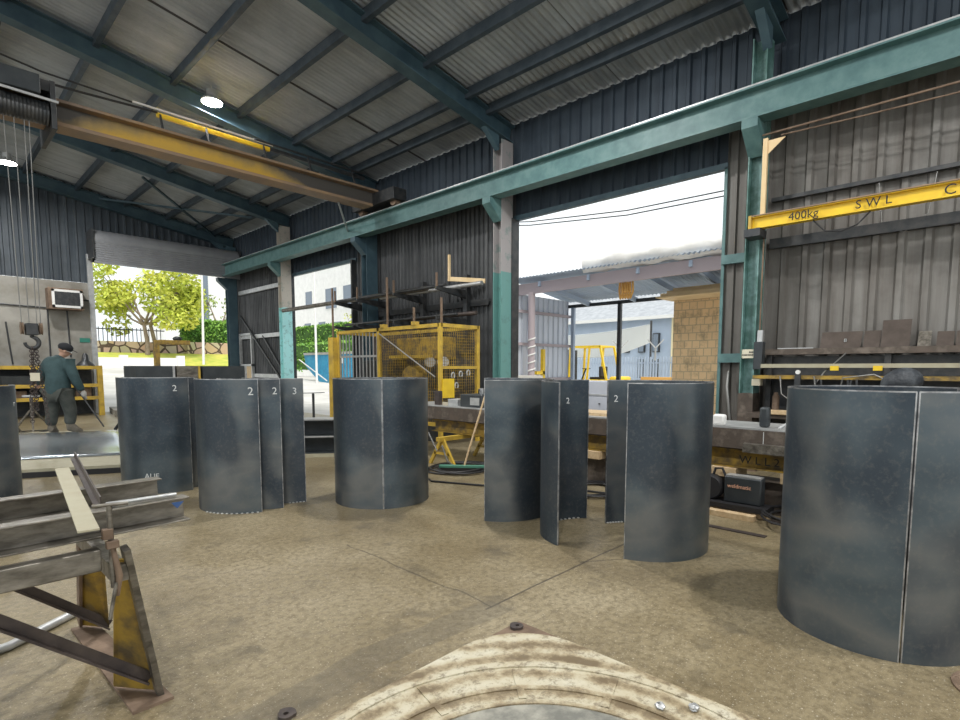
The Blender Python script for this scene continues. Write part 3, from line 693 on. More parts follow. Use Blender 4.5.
for j in range(n2+1):
    for i in range(n1+1):
        t = j/n2; s_ = i/n1
        z = .108+.10*sin(pi*t)**.8-.05*sin(pi*t)*sin(2.4*pi*t+.6*s_)+.012*sin(5*s_+3*t)*sin(pi*t)
        p = o0-u*1.4+u*2.15*s_+v_*(3.55*t); vs.append((p.x, p.y, z))
for j in range(n2):
    for i in range(n1): a = j*(n1+1)+i; fs.append((a, a+1, a+n1+2, a+n1+1))
st.add(vs, fs); so = st.build('stainless_sheet', M['stainless'], ang=80)
sm = so.modifiers.new('solid', 'SOLIDIFY'); sm.thickness = .004; sm.offset = 1
tag(so, 'shiny bowed metal sheet lying on a cream base in front of the standing man', 'metal sheet')

# ================================================================== PEOPLE
def skin_mesh(joints, edges, sub=2):
    names = list(joints); me = bpy.data.meshes.new('sk'); me.from_pydata([joints[n][0] for n in names], [(names.index(a), names.index(b)) for a, b in edges], [])
    o = bpy.data.objects.new('sk', me); COL.objects.link(o)
    o.modifiers.new('s', 'SKIN')
    for i, n in enumerate(names):
        sv = me.skin_vertices[0].data[i]; r = joints[n][1]; sv.radius = r if isinstance(r, tuple) else (r, r); sv.use_root = (i == 0)
    m = o.modifiers.new('d', 'SUBSURF'); m.levels = sub
    dg = bpy.context.evaluated_depsgraph_get(); dg.update(); r = bpy.data.meshes.new_from_object(o.evaluated_get(dg))
    mb = MB(); mb.add([v.co[:] for v in r.vertices], [tuple(p.vertices) for p in r.polygons])
    bpy.data.objects.remove(o); return mb
def remesh(ob, vox, smooth=3):
    m = ob.modifiers.new('r', 'REMESH'); m.mode = 'VOXEL'; m.voxel_size = vox; m.use_smooth_shade = True
    s_ = ob.modifiers.new('sm', 'SMOOTH'); s_.iterations = smooth; s_.factor = .5
def hand(mb, wrist, dirv, side, curl=.5, size=1.0):
    """palm with five separate bent fingers; dirv along the forearm, side = thumb side"""
    d = Vector(dirv).normalized(); s_ = Vector(side); s_ = (s_-d*s_.dot(d)).normalized(); nn = d.cross(s_).normalized(); w_ = Vector(wrist)
    J = {'w': (w_, (.026, .02)), 'p': (w_+d*.05*size, (.036, .016)), 'k': (w_+d*.085*size, (.036, .014))}; E = [('w', 'p'), ('p', 'k')]
    mb2 = skin_mesh(J, E, 1); mb.add(mb2.v, mb2.f)
    for i, L in enumerate((.072, .08, .074, .058)):
        o = w_+d*.082*size+s_*(.03-.02*i); a = curl*.5; pts = [o-d*.02, o]; dd = d.copy(); p = o
        for k_, fr_ in enumerate((.45, .3, .25)):
            dd = (dd*cos(a)+nn*sin(a)).normalized(); a = curl; p = p+dd*L*fr_*size; pts.append(p)
            nd = dd; nn2 = nn
        mb.tube(pts, [.0095, .0095, .009, .0085, .007], 8)
    o = w_+d*.025*size+s_*.025
    mb.tube([o, o+(d*.5+s_*.7)*.035, o+(d*.5+s_*.7)*.035+(d*.85+s_*.25+nn*.3)*.035, o+(d*.5+s_*.7)*.035+(d*.9+nn*.5)*.058], [.012, .012, .010, .008], 8)

def person(root_loc, label, J, head_c, head_dir, mats, cap, hands, boots=True, collar=True):
    """J: joint dict in world coordinates"""
    th = thing('person', label, 'person', root_loc)
    P = {k: Vector(v) for k, v in J.items()}
    rad = {'pelvis': (.13, .10), 'belly': (.11, .085), 'chest': (.12, .085), 'neckb': (.07, .06), 'neck': (.052, .052), 'shL': .07, 'shR': .07, 'elL': .045, 'elR': .045, 'wrL': .03, 'wrR': .03,
           'hipL': .09, 'hipR': .09, 'knL': .06, 'knR': .06, 'anL': .04, 'anR': .04, 'toL': (.04, .03), 'toR': (.04, .03)}
    E = [('pelvis', 'belly'), ('belly', 'chest'), ('chest', 'neckb'), ('neckb', 'neck'), ('chest', 'shL'), ('chest', 'shR'), ('shL', 'elL'), ('elL', 'wrL'), ('shR', 'elR'), ('elR', 'wrR'),
         ('pelvis', 'hipL'), ('pelvis', 'hipR'), ('hipL', 'knL'), ('knL', 'anL'), ('anL', 'toL'), ('hipR', 'knR'), ('knR', 'anR'), ('anR', 'toR')]
    b = skin_mesh({k: (P[k], rad[k]) for k in rad}, E, 2)
    hc = Vector(head_c); f_ = Vector(head_dir).normalized(); up = (hc-P['neck']).normalized(); r_ = f_.cross(up).normalized(); up = r_.cross(f_)
    R = Matrix((r_, f_, up)).transposed()
    def L(x, y, z): return hc+r_*x+f_*y+up*z
    b.ell(hc+up*.03, (.078, .098, .095), 20, 14, R); b.ell(L(0, .025, -.055), (.058, .07, .06), 16, 10, R)       # cranium, jaw
    b.ell(L(0, .105, -.02), (.014, .022, .026), 10, 8, R)                                                        # nose
    b.ell(L(0, .088, -.066), (.026, .012, .010), 10, 6, R)                                                       # lips
    b.ell(L(0, .085, .022), (.05, .018, .012), 12, 6, R)                                                         # brow
    for sx in (-1, 1): b.ell(L(sx*.08, -.005, -.01), (.010, .02, .032), 10, 8, R)
    b.tube([P['neck']-up*.02, hc-up*.02], .052, 12)
    for (wk, dv, sd, cu) in hands: hand(b, P[wk], dv, sd, cu)
    bo = b.build('body', mats[0], th); remesh(bo, .009, 2)
    ey = MB()
    for sx in (-1, 1): ey.ell(L(sx*.032, .084, .0), (.013, .009, .009), 10, 6, R)
    ey.build('eyes', M['white'], th)
    # jacket
    rj = {'pelvis': (.215, .175), 'belly': (.215, .18), 'chest': (.235, .185), 'neckb': (.115, .10), 'neck': (.075, .07), 'shL': .115, 'shR': .115, 'elL': .082, 'elR': .082, 'wrL': .056, 'wrR': .056}
    EJ = [('pelvis', 'belly'), ('belly', 'chest'), ('chest', 'neckb'), ('neckb', 'neck'), ('chest', 'shL'), ('chest', 'shR'), ('shL', 'elL'), ('elL', 'wrL'), ('shR', 'elR'), ('elR', 'wrR')]
    jk = skin_mesh({k: (P[k]-( (P['belly']-P['pelvis']).normalized()*.18 if k == 'pelvis' else Vector((0,0,0))), rj[k]) for k in rj}, EJ, 2).build('jacket', mats[1], th)
    rt = {'pelvis': (.17, .14), 'hipL': .14, 'hipR': .14, 'knL': .108, 'knR': .108, 'anL': .088, 'anR': .088}
    skin_mesh({k: (P[k]+(Vector((0, 0, .05)) if k[:2] == 'an' else Vector((0, 0, 0))), rt[k]) for k in rt}, [('pelvis', 'hipL'), ('pelvis', 'hipR'), ('hipL', 'knL'), ('knL', 'anL'), ('hipR', 'knR'), ('knR', 'anR')], 2).build('trousers', mats[2], th)
    for s_ in 'LR':
        an, to = P['an'+s_], P['to'+s_]; dv = (to-an).normalized(); bb = skin_mesh({'a': (an+Vector((0, 0, .12)), .065), 'b': (an+Vector((0, 0, .0)), .068), 'h': (an-dv*.045-Vector((0, 0, .015)), .045), 'c': (an+(to-an)*.6, (.062, .055)), 'd': (to+dv*.03, (.058, .044))}, [('a', 'b'), ('b', 'h'), ('b', 'c'), ('c', 'd')], 2)
        bb.build('boot', mats[3], th)
    cap(th, L, R, hc, up, f_, r_)
    return th, L
# --- standing man, seen from behind, leaning right
fx, fy, fz = 1.75, 12.22, .19
rt_ = Vector((.692, -.722, 0)); fw = Vector((.722, .692, 0))     # his right is roughly the picture's right
def Q(r, f, z): p = Vector((fx, fy, 0))+rt_*r+fw*f; return (p.x, p.y, (z-.2)*1.0+.105)
JM = {'pelvis': Q(.02, 0, .98), 'belly': Q(.0, .02, 1.14), 'chest': Q(-.01, .06, 1.36), 'neckb': Q(.0, .09, 1.56), 'neck': Q(.03, .12, 1.61),
      'shL': Q(-.19, .06, 1.46), 'elL': Q(-.33, .06, 1.22), 'wrL': Q(-.50, .20, 1.10), 'shR': Q(.18, .08, 1.45), 'elR': Q(.29, .06, 1.18), 'wrR': Q(.36, .14, .97),
      'hipL': Q(-.10, 0, .92), 'knL': Q(-.14, .03, .60), 'anL': Q(-.16, 0, .28), 'toL': Q(-.20, .16, .225), 'hipR': Q(.14, 0, .92), 'knR': Q(.18, .05, .60), 'anR': Q(.17, .02, .30), 'toR': Q(.29, .14, .235)}
hcM = Q(.07, .14, 1.71)
def cap_m(th, L, R, hc, up, f_, r_):
    m = MB(); m.ell(hc+up*.055, (.098, .118, .085), 22, 12, R); m.build('cap', M['capblack'], th)
    m = MB(); m.prism([L(-.07, .09, .045), L(.07, .09, .045), L(.055, .18, .03), L(-.055, .18, .03)], up*.008); m.build('cap_peak', M['capblack'], th)
    m = MB()
    for sx in (-1, 1): m.ell(L(sx*.035, .10, .0), (.028, .012, .02), 12, 8, R)
    m.tube([L(-.082, 0, .005), L(-.06, .09, .003), L(.06, .09, .003), L(.082, 0, .005)], .004, 6)
    m.build('safety_glasses', M['whitesteel'], th)
pm, LM = person((fx, fy, .2), 'standing man seen from behind in teal work jacket, black cap and dark trousers', JM, hcM, fw*.75+rt_*.6+Vector((0, 0, -.35)),
      (M['skin'], M['coverall'], M['trouser'], M['boot']), cap_m,
      [('wrL', Vector(JM['wrL'])-Vector(JM['elL']), rt_, .35), ('wrR', (.1, .05, -1), -rt_, .6)])
k = MB(); hand(k, JM['wrR'], (.1, .05, -1), -rt_, .6, 1.12); k.ell(Vector(JM['wrR'])+Vector((.01, 0, -.05)), (.045, .045, .065), 12, 8); k.build('work_glove', M['glove'], pm)
lv = Vector(JM['wrR'])
tag(MB().tube([Vector(lv)+Vector((-.16, .12, .18)), Vector(lv)+Vector((-.0, .02, -.12)), Vector(lv)+Vector((.25, -.18, -.66))], .013, 8).build('steel_rod', M['darkmetal']), 'dark steel rod held slanting down by the standing man', 'rod')

# --- crouched worker behind the near cylinder, only the cap shows
gx, gy = 4.60, .46
lt = Vector((-.692, .722, 0)); bk = Vector((.722, .692, 0))
def Q2(l, b, z): p = Vector((gx, gy, 0))+lt*l+bk*b; return (p.x, p.y, z)
J2 = {'pelvis': Q2(-.30, .02, .42), 'belly': Q2(-.24, .0, .58), 'chest': Q2(-.12, .0, .78), 'neckb': Q2(-.05, .0, .95), 'neck': Q2(-.03, .0, 1.01),
      'shL': Q2(-.10, -.17, .88), 'elL': Q2(.06, -.22, .66), 'wrL': Q2(.24, -.14, .58), 'shR': Q2(-.10, .17, .88), 'elR': Q2(.06, .20, .66), 'wrR': Q2(.26, .10, .60),
      'hipL': Q2(-.28, -.10, .38), 'knL': Q2(.10, -.13, .46), 'anL': Q2(.02, -.13, .10), 'toL': Q2(.15, -.13, .045), 'hipR': Q2(-.28, .10, .36), 'knR': Q2(.04, .14, .10), 'anR': Q2(-.34, .14, .08), 'toR': Q2(-.44, .14, .05)}
def cap_2(th, L, R, hc, up, f_, r_):
    m = MB(); m.ell(hc+up*.045, (.105, .125, .095), 24, 14, R); m.build('welding_cap', M['helmet'], th)
    m = MB(); m.tube([L(-.09, .10, .01), L(-.04, .15, -.01), L(.04, .15, -.01), L(.09, .10, .01)], .012, 8); m.build('cap_band', M['whitesteel'], th)
person((gx, gy, 0), 'crouching worker behind the near cylinder, only the scuffed black cap showing', J2, Q2(.0, .0, 1.16), lt*1+Vector((0, 0, -.35)),
      (M['skin'], M['coverall'], M['trouser'], M['boot']), cap_2, [('wrL', lt, (0, 0, 1), .5), ('wrR', lt, (0, 0, 1), .5)])

# ================================================================== TRESTLE AND STEEL ON IT (near left)
tr = thing('trestle', 'yellow and steel trestle at the near left with tapered legs and diagonal braces', 'trestle', (-.5, 2.6, 0))
def trestle_end(x, sgn):
    q = lambda pts: [(x+sgn*(px-.455), py, pz) for px, py, pz in pts]
    MB().prism(q([(.445, 2.22, .62), (.492, 2.20, .62), (.585, 2.35, .02), (.475, 2.50, .02)]), (0, .010, .003)).build('leg', M['dirtyyellow'], tr)
    MB().bar(*q([(.475, 2.195, .665), (.592, 2.335, .014)]), .022, .05, up=(0, 1, 0)).build('leg_flange', M['grimysteel'], tr)
    MB().prism(q([(.44, 2.78, .60), (.515, 2.76, .60), (.585, 3.10, .02), (.49, 3.24, .02)]), (0, .010, .003)).build('leg', M['dirtyyellow'], tr)
    MB().bar(*q([(.44, 2.78, .62), (.49, 3.24, .03)]), .012, .05, up=(0, 1, 0)).build('leg_flange', M['rust'], tr)
    b = MB(); b.prism([(x+.03, 2.27, 0), (x+.17, 2.27, 0), (x+.10, 3.25, 0), (x, 3.25, 0)], (0, 0, .012)); b.build('foot_plate', M['rust'], tr)
    MB().bar((x, 2.19, .58), (x, 2.85, .58), .05, .06).build('cross_head', M['grimysteel'], tr)
trestle_end(.455, 1); trestle_end(-1.6, -1)
rl = MB(); rl.bar((-1.75, 2.155, .655), (.40, 2.195, .645), .05, .075); rl.build('front_rail', M['grimysteel'], tr, bevel=.004)
MB().bar((-1.75, 2.80, .655), (.50, 2.80, .655), .05, .06).build('back_rail', M['grimysteel'], tr)
MB().angle((-.04, 2.33, .60), (.55, 2.345, .07), .035, .042, .008).build('diagonal_brace', M['darksteel'], tr)
MB().angle((-.04, 2.95, .60), (.57, 3.10, .02), .035, .045, .008).build('diagonal_brace', M['darksteel'], tr)
# steel lengths lying on the trestle
c = MB(); c.chan((-1.8, 2.155, .7555), (.705, 2.275, .7555), .07, .094, .007); o = c.build('steel_channel', M['grimysteel'], bevel=.002)
tag(o, 'front steel channel on the near left trestle, with a blue triangle near its end', 'steel channel', 'steel channels on the trestle')
o.name = 'steel_channel'
tr2 = MB(); tr2.prism([(.640, 2.2345, .79), (.685, 2.2365, .79), (.660, 2.2355, .765)], (0, -.002, 0)); ORG[o.name] = ORG.get(o.name); tr2.build('blue_mark', mat('blue_paint_mark', (.03, .08, .22), .6), o)
c = MB(); c.chan((-1.8, 2.615, .7555), (.74, 2.735, .7555), .07, .094, .007); tag(c.build('steel_channel', M['grimysteel'], bevel=.002), 'rear steel channel on the near left trestle', 'steel channel', 'steel channels on the trestle')
tag(MB().bar((.470, 3.30, .806), (.335, 1.97, .806), .055, .006).build('flat_bar', M['cream']), 'cream flat bar laid across both channels of the trestle', 'flat bar')
tag(MB().angle((.578, 3.62, .805), (.430, 2.28, .805), .022, .038, .005).build('angle_bar', M['darksteel']), 'thin brown angle bar laid across the channels beside the cream bar', 'angle bar')
cl = thing('bar_clamp', 'rusty screw clamp with T handle gripping the end of the trestle', 'clamp', (.42, 2.18, .55))
MB().tube([(.42, 2.12, .56), (.42, 2.12, .845)], .009, 10).build('screw', M['grimysteel'], cl)
MB().tube([(.375, 2.13, .845), (.47, 2.10, .845)], .006, 10).build('handle', M['grimysteel'], cl)
k = MB(); k.bar((.41, 2.115, .73), (.41, 2.115, .765), .030, .026); k.bar((.42, 2.105, .70), (.42, 2.105, .725), .036, .026); k.tube([(.42, 2.11, .71), (.435, 2.105, .60), (.428, 2.115, .53)], [.008, .011, .007], 10); k.build('jaw', M['rust'], cl, bevel=.004)
MB().tube([(.40, 2.10, .46), (.425, 2.105, .58)], [.006, .006], 8).build('spindle', M['grimysteel'], cl)
tag(MB().tube([(.44, 2.262, .812), (.50, 2.262, .816), (.67, 2.277, .812)], [.012, .007, .007], 10).build('rod', M['galv']), 'pale thin rod lying on the front channel near its end', 'rod')
tag(MB().tube([(-.9, 3.1, .022), (-.1, 3.16, .022), (.22, 3.22, .022), (.50, 3.42, .022)], .02, 12).build('floor_pipe', M['galv']), 'grey pipe lying on the floor under the trestle', 'pipe')

# ================================================================== FLOOR PLATE WITH RINGS (near centre)
fp = thing('turntable_plate', 'white worn square base plate with concentric rings in the near floor', 'floor plate', (1.12, .78, 0))
MB().box((.2, -.14, 0), (2.06, 1.70, .008)).build('rusty_base', M['rust'], fp)
pc = (1.12, .78); pts = []
hs = .93; rc = .36
for qx, qy, a0 in ((1, 1, 0), (-1, 1, 90), (-1, -1, 180), (1, -1, 270)):
    for i in range(13):
        a = radians(a0+90*i/12); pts.append((pc[0]+qx*(hs-rc)+rc*cos(a), pc[1]+qy*(hs-rc)+rc*sin(a)))
MB().prism([(x, y, .008) for x, y in pts], (0, 0, .014)).build('white_plate', M['worn'], fp, bevel=.003)
def ringm(r0, r1, z0, z1):
    m = MB(); n = 96; vs = []; fs = []
    for i in range(n):
        a = 2*pi*i/n
        for r, z in ((r0, z0), (r0, z1), (r1, z1), (r1, z0)): vs.append((pc[0]+r*cos(a), pc[1]+r*sin(a), z))
    for i in range(n):
        j = (i+1) % n
        for q in range(4): fs.append((i*4+q, i*4+(q+1) % 4, j*4+(q+1) % 4, j*4+q))
    return m.add(vs, fs)
for r0, r1, z in ((.86, .90, .028), (.70, .725, .027)): ringm(r0, r1, .0221, z).build('ring', M['worn'], fp)
ringm(.01, .60, .0221, .026).build('centre_disc', M['discgrey'], fp)
ringm(.60, .625, .0221, .031).build('ring', M['worn'], fp)
for a in (20, 48, 76, 104): MB().bar((pc[0]+.64*cos(radians(a)), pc[1]+.64*sin(radians(a)), .0245), (pc[0]+.85*cos(radians(a)), pc[1]+.85*sin(radians(a)), .0245), .03, .004).build('spoke', M['worn'], fp)
def lug(x, y, z, rot, label):
    t = thing('steel_lug', label, 'lug', (x, y, z), 'loose lugs on the floor plate')
    m = MB(); n = 20; vs = []; fs = []
    for i in range(n):
        a = 2*pi*i/n; ro = .03*(1.25 if cos(a) > .2 else 1)
        for r, zz in ((.010, z), (.010, z+.012), (ro, z+.012), (ro, z)): vs.append((x+r*cos(a+rot), y+r*sin(a+rot), zz))
    for i in range(n):
        j = (i+1) % n
        for q in range(4): fs.append((i*4+q, i*4+(q+1) % 4, j*4+(q+1) % 4, j*4+q))
    m.add(vs, fs).build('eye_plate', M['darksteel'], t); return t
lug(2.0, 1.66, .009, 2.2, 'small dark lug with a hole at the pointed corner of the floor plate')
lug(.88, 1.85, 0, .5, 'small dark lug with a hole at the left edge of the floor plate')
for x, y, z, d in ((1.86, .845, .023, 'crumpled foil scrap on the right of the floor plate'), (1.94, .75, .023, 'crumpled foil scrap nearest the right corner of the plate')):
    m = MB(); m.ell((x, y, z+.010), (.022, .018, .011), 9, 6)
    m.v = [(a+random.uniform(-.004, .004), b+random.uniform(-.004, .004), max(z, c_+random.uniform(-.003, .003))) for a, b, c_ in m.v]
    tag(m.build('foil_scrap', M['galv'], ang=10), d, 'scrap', 'foil scraps')
o = ringm(.0, .0, 0, 0); m = MB(); m.lathe((2.93, -.10, 0), [(.17, 0), (.17, .008), (.155, .010), (.15, .006), (.10, .006), (.095, .010), (.02, .010)], 40); tag(m.build('manhole_cover', M['rust']), 'rusty round cover in the floor below the near right cylinder', 'cover')

# ================================================================== HEAVY BEAM TABLE, SAWHORSES AND WHAT LIES ON THEM
tb = thing('beam_table', 'long heavy brown steel beam used as a work table', 'table', (5.2, 3, .46))
MB().box((5.09, .45, .575), (5.39, 6.6, .750)).build('beam', M['brownbeam'], tb)
k = MB()
k.box((5.087, 1.45, .60), (5.09, 1.455, .74))
k.build('chalk_line', M['chalk'], tb)
MB().box((5.10, .45, .752), (5.70, 6.5, .768)).build('table_top', M['galv'], tb)
lb = thing('lifting_beam', 'yellow lifting beam marked WLL under the brown beam table', 'beam', (5.3, 2.5, .34))
MB().ibeam((5.22, .5, .475), (5.22, 5.9, .475), .16, .17, .012).build('beam', M['dirtyyellow'], lb)
text('lettering', 'W L L 2', .10, (5.136, 1.66, .44), jx, jy, M['ink'], lb, .002)
for yy in (1.2, 1.78, 3.2, 4.6):
    tag(MB().box((5.10, yy-.11, .30), (5.40, yy+.11, .3885)).build('timber_packer', M['wood'], bevel=.004), 'pale timber block under the yellow lifting beam, '+{1.2: 'nearest the big cylinder', 1.78: 'behind the welder', 3.2: 'in the middle', 4.6: 'at the far end'}[yy], 'timber block', 'timber blocks under the lifting beam')
for yy, l in ((1.5, 'low brown steel bearer under the timber blocks, near end'), (3.9, 'low brown steel bearer under the timber blocks, far end')):
    m = MB(); m.ibeam((5.29, yy-.9, .15), (5.29, yy+.9, .15), .2, .299, .014); tag(m.build('steel_bearer', M['brownbeam']), l, 'bearer')
tag(MB().box((5.02, .7, .555), (5.08, 1.60, .635)).build('steel_bar', M['grimysteel']), 'grey flat steel bar clipped along the front of the brown beam', 'steel bar')
def sawhorse(y, label):
    t = thing('sawhorse', label, 'sawhorse', (5.05, y, 0), 'yellow sawhorses')
    MB().bar((4.72, y, .355), (5.75, y, .355), .07, .055).build('top_rail', M['yellow'], t)
    for x in (4.80, 5.65):
        for s_ in (-1, 1): MB().bar((x, y+.02*s_, .34), (x-(.0 if x < 5 else 0), y+.24*s_, .005), .045, .03, up=(1, 0, 0)).build('leg', M['yellow'], t)
        MB().bar((x, y-.15, .16), (x, y+.15, .16), .03, .03).build('stretcher', M['yellow'], t)
    return t
sawhorse(5.3, 'yellow steel sawhorse under the far end of the brown beam')
# on the table, far end
def small(name, a, b, m, label, cat, bev=.006): return tag(MB().box(a, b).build(name, M[m], bevel=bev), label, cat)
t = thing('power_unit', 'small grey machine box with dials on the far end of the brown table', 'machine', (5.35, 5.05, .768))
MB().box((5.15, 4.9, .768), (5.55, 5.32, .94)).build('case', M['darkpanel'], t, bevel=.01); MB().box((5.145, 4.95, .80), (5.15, 5.12, .90)).build('panel', M['galv'], t)
MB().cyl((5.35, 5.1, .94), (5.35, 5.1, 1.02), .03, 12).build('knob', M['galv'], t); MB().tube([(5.2, 4.95, .94), (5.22, 5.0, 1.0), (5.4, 5.2, 1.0), (5.45, 5.25, .94)], .01).build('handle', M['darkmetal'], t)
small('toolbox', (5.2, 5.42, .768), (5.45, 5.62, .86), 'galv', 'small silver tin left of the machine box on the brown table', 'tin')
small('steel_offcut', (5.15, 5.75, .768), (5.22, 5.85, .97), 'darksteel', 'upright dark steel offcut at the far end of the table', 'offcut')
small('steel_offcut', (5.2, 4.55, .768), (5.5, 4.8, .80), 'cream', 'pale flat offcut right of the machine box on the brown table', 'offcut')
t = thing('pipe_fitting', 'silver gate valve fitting standing on the brown table by the wall column', 'fitting', (5.45, 4.78, .8))
MB().lathe((5.45, 4.72, .80), [(.05, 0), (.05, .02), (.02, .03), (.02, .14), (.04, .16), (.04, .2), (.015, .22), (.015, .28)], 16).build('stem', M['galv'], t); MB().lathe((5.45, 4.72, 1.09), [(.05, 0), (.06, .01), (.05, .02)], 16).build('handwheel', M['galv'], t)
MB().tube([(5.38, 4.72, .95), (5.52, 4.72, .95)], .025, 10).build('side_ports', M['galv'], t)
br_ = thing('push_broom', 'broom with pale handle leaning beside the brown table', 'broom', (4.5, 4.65, 0))
MB().tube([(4.72, 4.80, .07), (5.02, 4.66, 1.10)], .013, 10).build('handle', M['wood'], br_)
hd = MB(); hd.bar((4.52, 5.05, .06), (4.92, 4.55, .06), .06, .035); hd.build('head', mat('green_broom_head', (.06, .20, .14), .6), br_, bevel=.006)
b2 = MB(); b2.bar((4.52, 5.05, .022), (4.92, 4.55, .022), .05, .044); b2.build('bristles', M['black'], br_)
# coiled hoses under the table
def coil(c, r, n, rad, z, label, m='cable', rr=.05):
    pts = []
    for i in range(n*24+1):
        a = 2*pi*i/24; q = r+rr*sin(a*.37+1)+.02*sin(a*3.1); pts.append((c[0]+q*cos(a)*1.15, c[1]+q*sin(a), z+rad+.004*i/24+ .006*(1+sin(a*1.7))))
    return tag(MB().tube(pts, rad, 6).build('coiled_hose', M[m]), label, 'hose', 'coiled hoses and leads')
coil((4.75, 4.9), .33, 5, .012, 0, 'black hose coiled on the floor beside the broom')
coil((5.15, 4.35), .25, 4, .010, 0, 'black lead coiled under the brown table behind the broom')
coil((4.85, 3.05), .28, 4, .011, 0, 'black lead coiled on the floor behind the open shell')
coil((5.0, 1.05), .26, 6, .010, 0.06, 'tangled leads heaped beside the welder', 'cable', .09)
coil((5.1, .95), .20, 5, .009, 0.12, 'pale tangled leads on top of the heap beside the welder', 'rope', .1)
tag(MB().tube([(4.3, 5.2, .012), (4.0, 4.6, .012), (4.25, 4.0, .012), (4.7, 3.6, .012), (4.9, 2.6, .012)], .011, 8).build('floor_cable', M['cable']), 'black cable trailing over the floor from the sawhorse', 'cable')
tag(MB().tube([(4.6, 5.35, .46), (4.62, 5.2, .22), (4.66, 5.15, .30), (4.66, 5.05, .10), (4.75, 5.0, .03)], .010, 8).build('hanging_chain', M['rope']), 'thin chain hanging from the sawhorse rail', 'chain')
# welder on blocks
wd = thing('welder', 'black welding machine with faded orange lettering on a low trolley', 'welder', (5.15, 1.65, .05))
MB().box((4.98, 1.42, .10), (5.10, 1.73, .335)).build('case', M['darkpanel'], wd, bevel=.012)
MB().box((4.99, 1.43, .335), (5.09, 1.72, .345)).build('lid', M['galv'], wd)
text('lettering', 'weldmatic', .048, (4.978, 1.70, .235), jx, jy, M['pinktext'], wd, .001)
MB().tube([(5.04, 1.73, .30), (5.04, 1.77, .39), (5.04, 1.83, .38), (5.04, 1.86, .28)], .012, 8).build('handle', M['black'], wd)
MB().lathe((4.98, 1.86, .21), [(.10, 0), (.115, .02), (.115, .09), (.10, .11)], 24, 'x').build('wire_reel', M['black'], wd)
MB().box((4.90, 1.35, .055), (5.12, 2.1, .10)).build('trolley_base', M['black'], wd)
for k_, (a, b, d) in enumerate([((4.80, 1.42, 0), (4.88, 1.95, .05), 'timber baton on the floor in front of the welder'), ((4.95, 1.36, 0), (5.03, 2.08, .0545), 'timber baton under the welder trolley')]):
    tag(MB().box(a, b).build('timber_baton', M['wood'], bevel=.003), d, 'timber', 'batons by the welder')
tag(MB().box((4.86, .6, 0), (4.93, 1.30, .035)).build('steel_flat', M['darksteel']), 'dark steel flat on the floor right of the welder', 'steel bar')
tag(MB().box((4.42, 1.22, 0), (4.48, 1.9, .008)).build('steel_strip', M['darksteel']), 'thin dark strip lying on the floor in front of the welder', 'steel strip')

# grey cabinet and pallet seen between the shells
gc = thing('grey_cabinet', 'pale grey metal cabinet seen through the gap between two shells', 'cabinet', (6.5, 3.8, 0))
MB().box((6.3, 3.3, .0), (6.75, 4.35, 1.12)).build('case', M['greycab'], gc, bevel=.01)
k = MB(); k.box((6.292, 3.3, .93), (6.30, 4.35, .95)); k.build('trim_strip', M['galv'], gc); MB().cyl((6.285, 3.83, .82), (6.30, 3.83, .82), .01, 10).build('lock', M['black'], gc)
tag(MB().box((5.2, 3.05, .769), (5.6, 3.75, .80)).build('timber_board', M['wood']), 'yellow timber board lying on the brown table between two shells', 'board')

# ================================================================== YELLOW MACHINE CAGE
cg = thing('machine_cage', 'yellow mesh guard cage round a machine against the side wall', 'cage', (6.5, 8.2, 0))
X0, X1, Y0, Y1, ZC = 6.0, 6.88, 6.66, 9.72, 2.03
f = MB()
for x, y in ((X0, Y0), (X1, Y0), (X0, Y1), (X1, Y1), (X0, 8.35)): f.box((x-.03, y-.03, 0), (x+.03, y+.03, ZC))
for z in (.35, ZC-.03):
    f.box((X0-.03, Y0, z-.03), (X0+.03, Y1, z+.03)); f.box((X1-.03, Y0, z-.03), (X1+.03, Y1, z+.03)); f.box((X0, Y0-.03, z-.03), (X1, Y0+.03, z+.03)); f.box((X0, Y1-.03, z-.03), (X1, Y1+.03, z+.03))
f.box((X0, Y0-.02, 1.28), (X1, Y0+.02, 1.33))
f.build('frame', M['yellow'], cg)
f = MB()
for i in range(34): y = Y0+.05+i*.05; f.box((X0-.003, y-.002, .38), (X0+.003, y+.002, ZC-.05))
for i in range(32): z = .4+i*.05; f.box((X0-.002, Y0, z-.002), (X0+.002, 8.33, z+.002))
for i in range(18): x = X0+.05+i*.05; f.box((x-.003, Y0-.004, .38), (x+.003, Y0+.004, ZC-.05))
for i in range(32): z = .4+i*.05; f.box((X0, Y0-.003, z-.003), (X1, Y0+.003, z+.003))
f.build('mesh_panel', M['dirtyyellow'], cg)
f = MB()
for i in range(13): y = 8.42+i*.115; f.box((X0-.008, y-.008, .38), (X0+.008, y+.008, ZC-.05))
f.box((X0-.01, 8.35, 1.50), (X0+.01, Y1, 1.54)); f.build('bar_panel', M['galv'], cg)
f = MB(); f.bar((X0-.04, 8.30, ZC-.1), (X0-.04, 6.75, 1.15), .015, .015); f.build('tension_wire', M['galv'], cg)
MB().box((X0-.12, Y1+.03, .2), (X0+.0, Y1+.22, ZC-.12)).build('end_guard', M['yellow'], cg)
MB().box((X0+.0, Y0-.06, .80), (X0+.26, Y0-.035, 1.12)).add([], []).build('guard_plate', M['brightyellow'], cg)
for yy in (8.2, 7.3): MB().box((X0-.05, yy-.05, ZC), (X0+.05, yy+.05, ZC+.06)).build('bracket', M['yellow'], cg)
mc = thing('machine', 'grimy yellow and dark machine inside the mesh cage', 'machine', (6.5, 8, 0))
MB().box((6.25, 7.0, 0), (6.8, 9.4, .9)).build('bed', M['darkmetal'], mc, bevel=.02)
MB().box((6.35, 7.1, 1.45), (6.8, 8.3, 1.85)).build('head', M['dirtyyellow'], mc, bevel=.03)
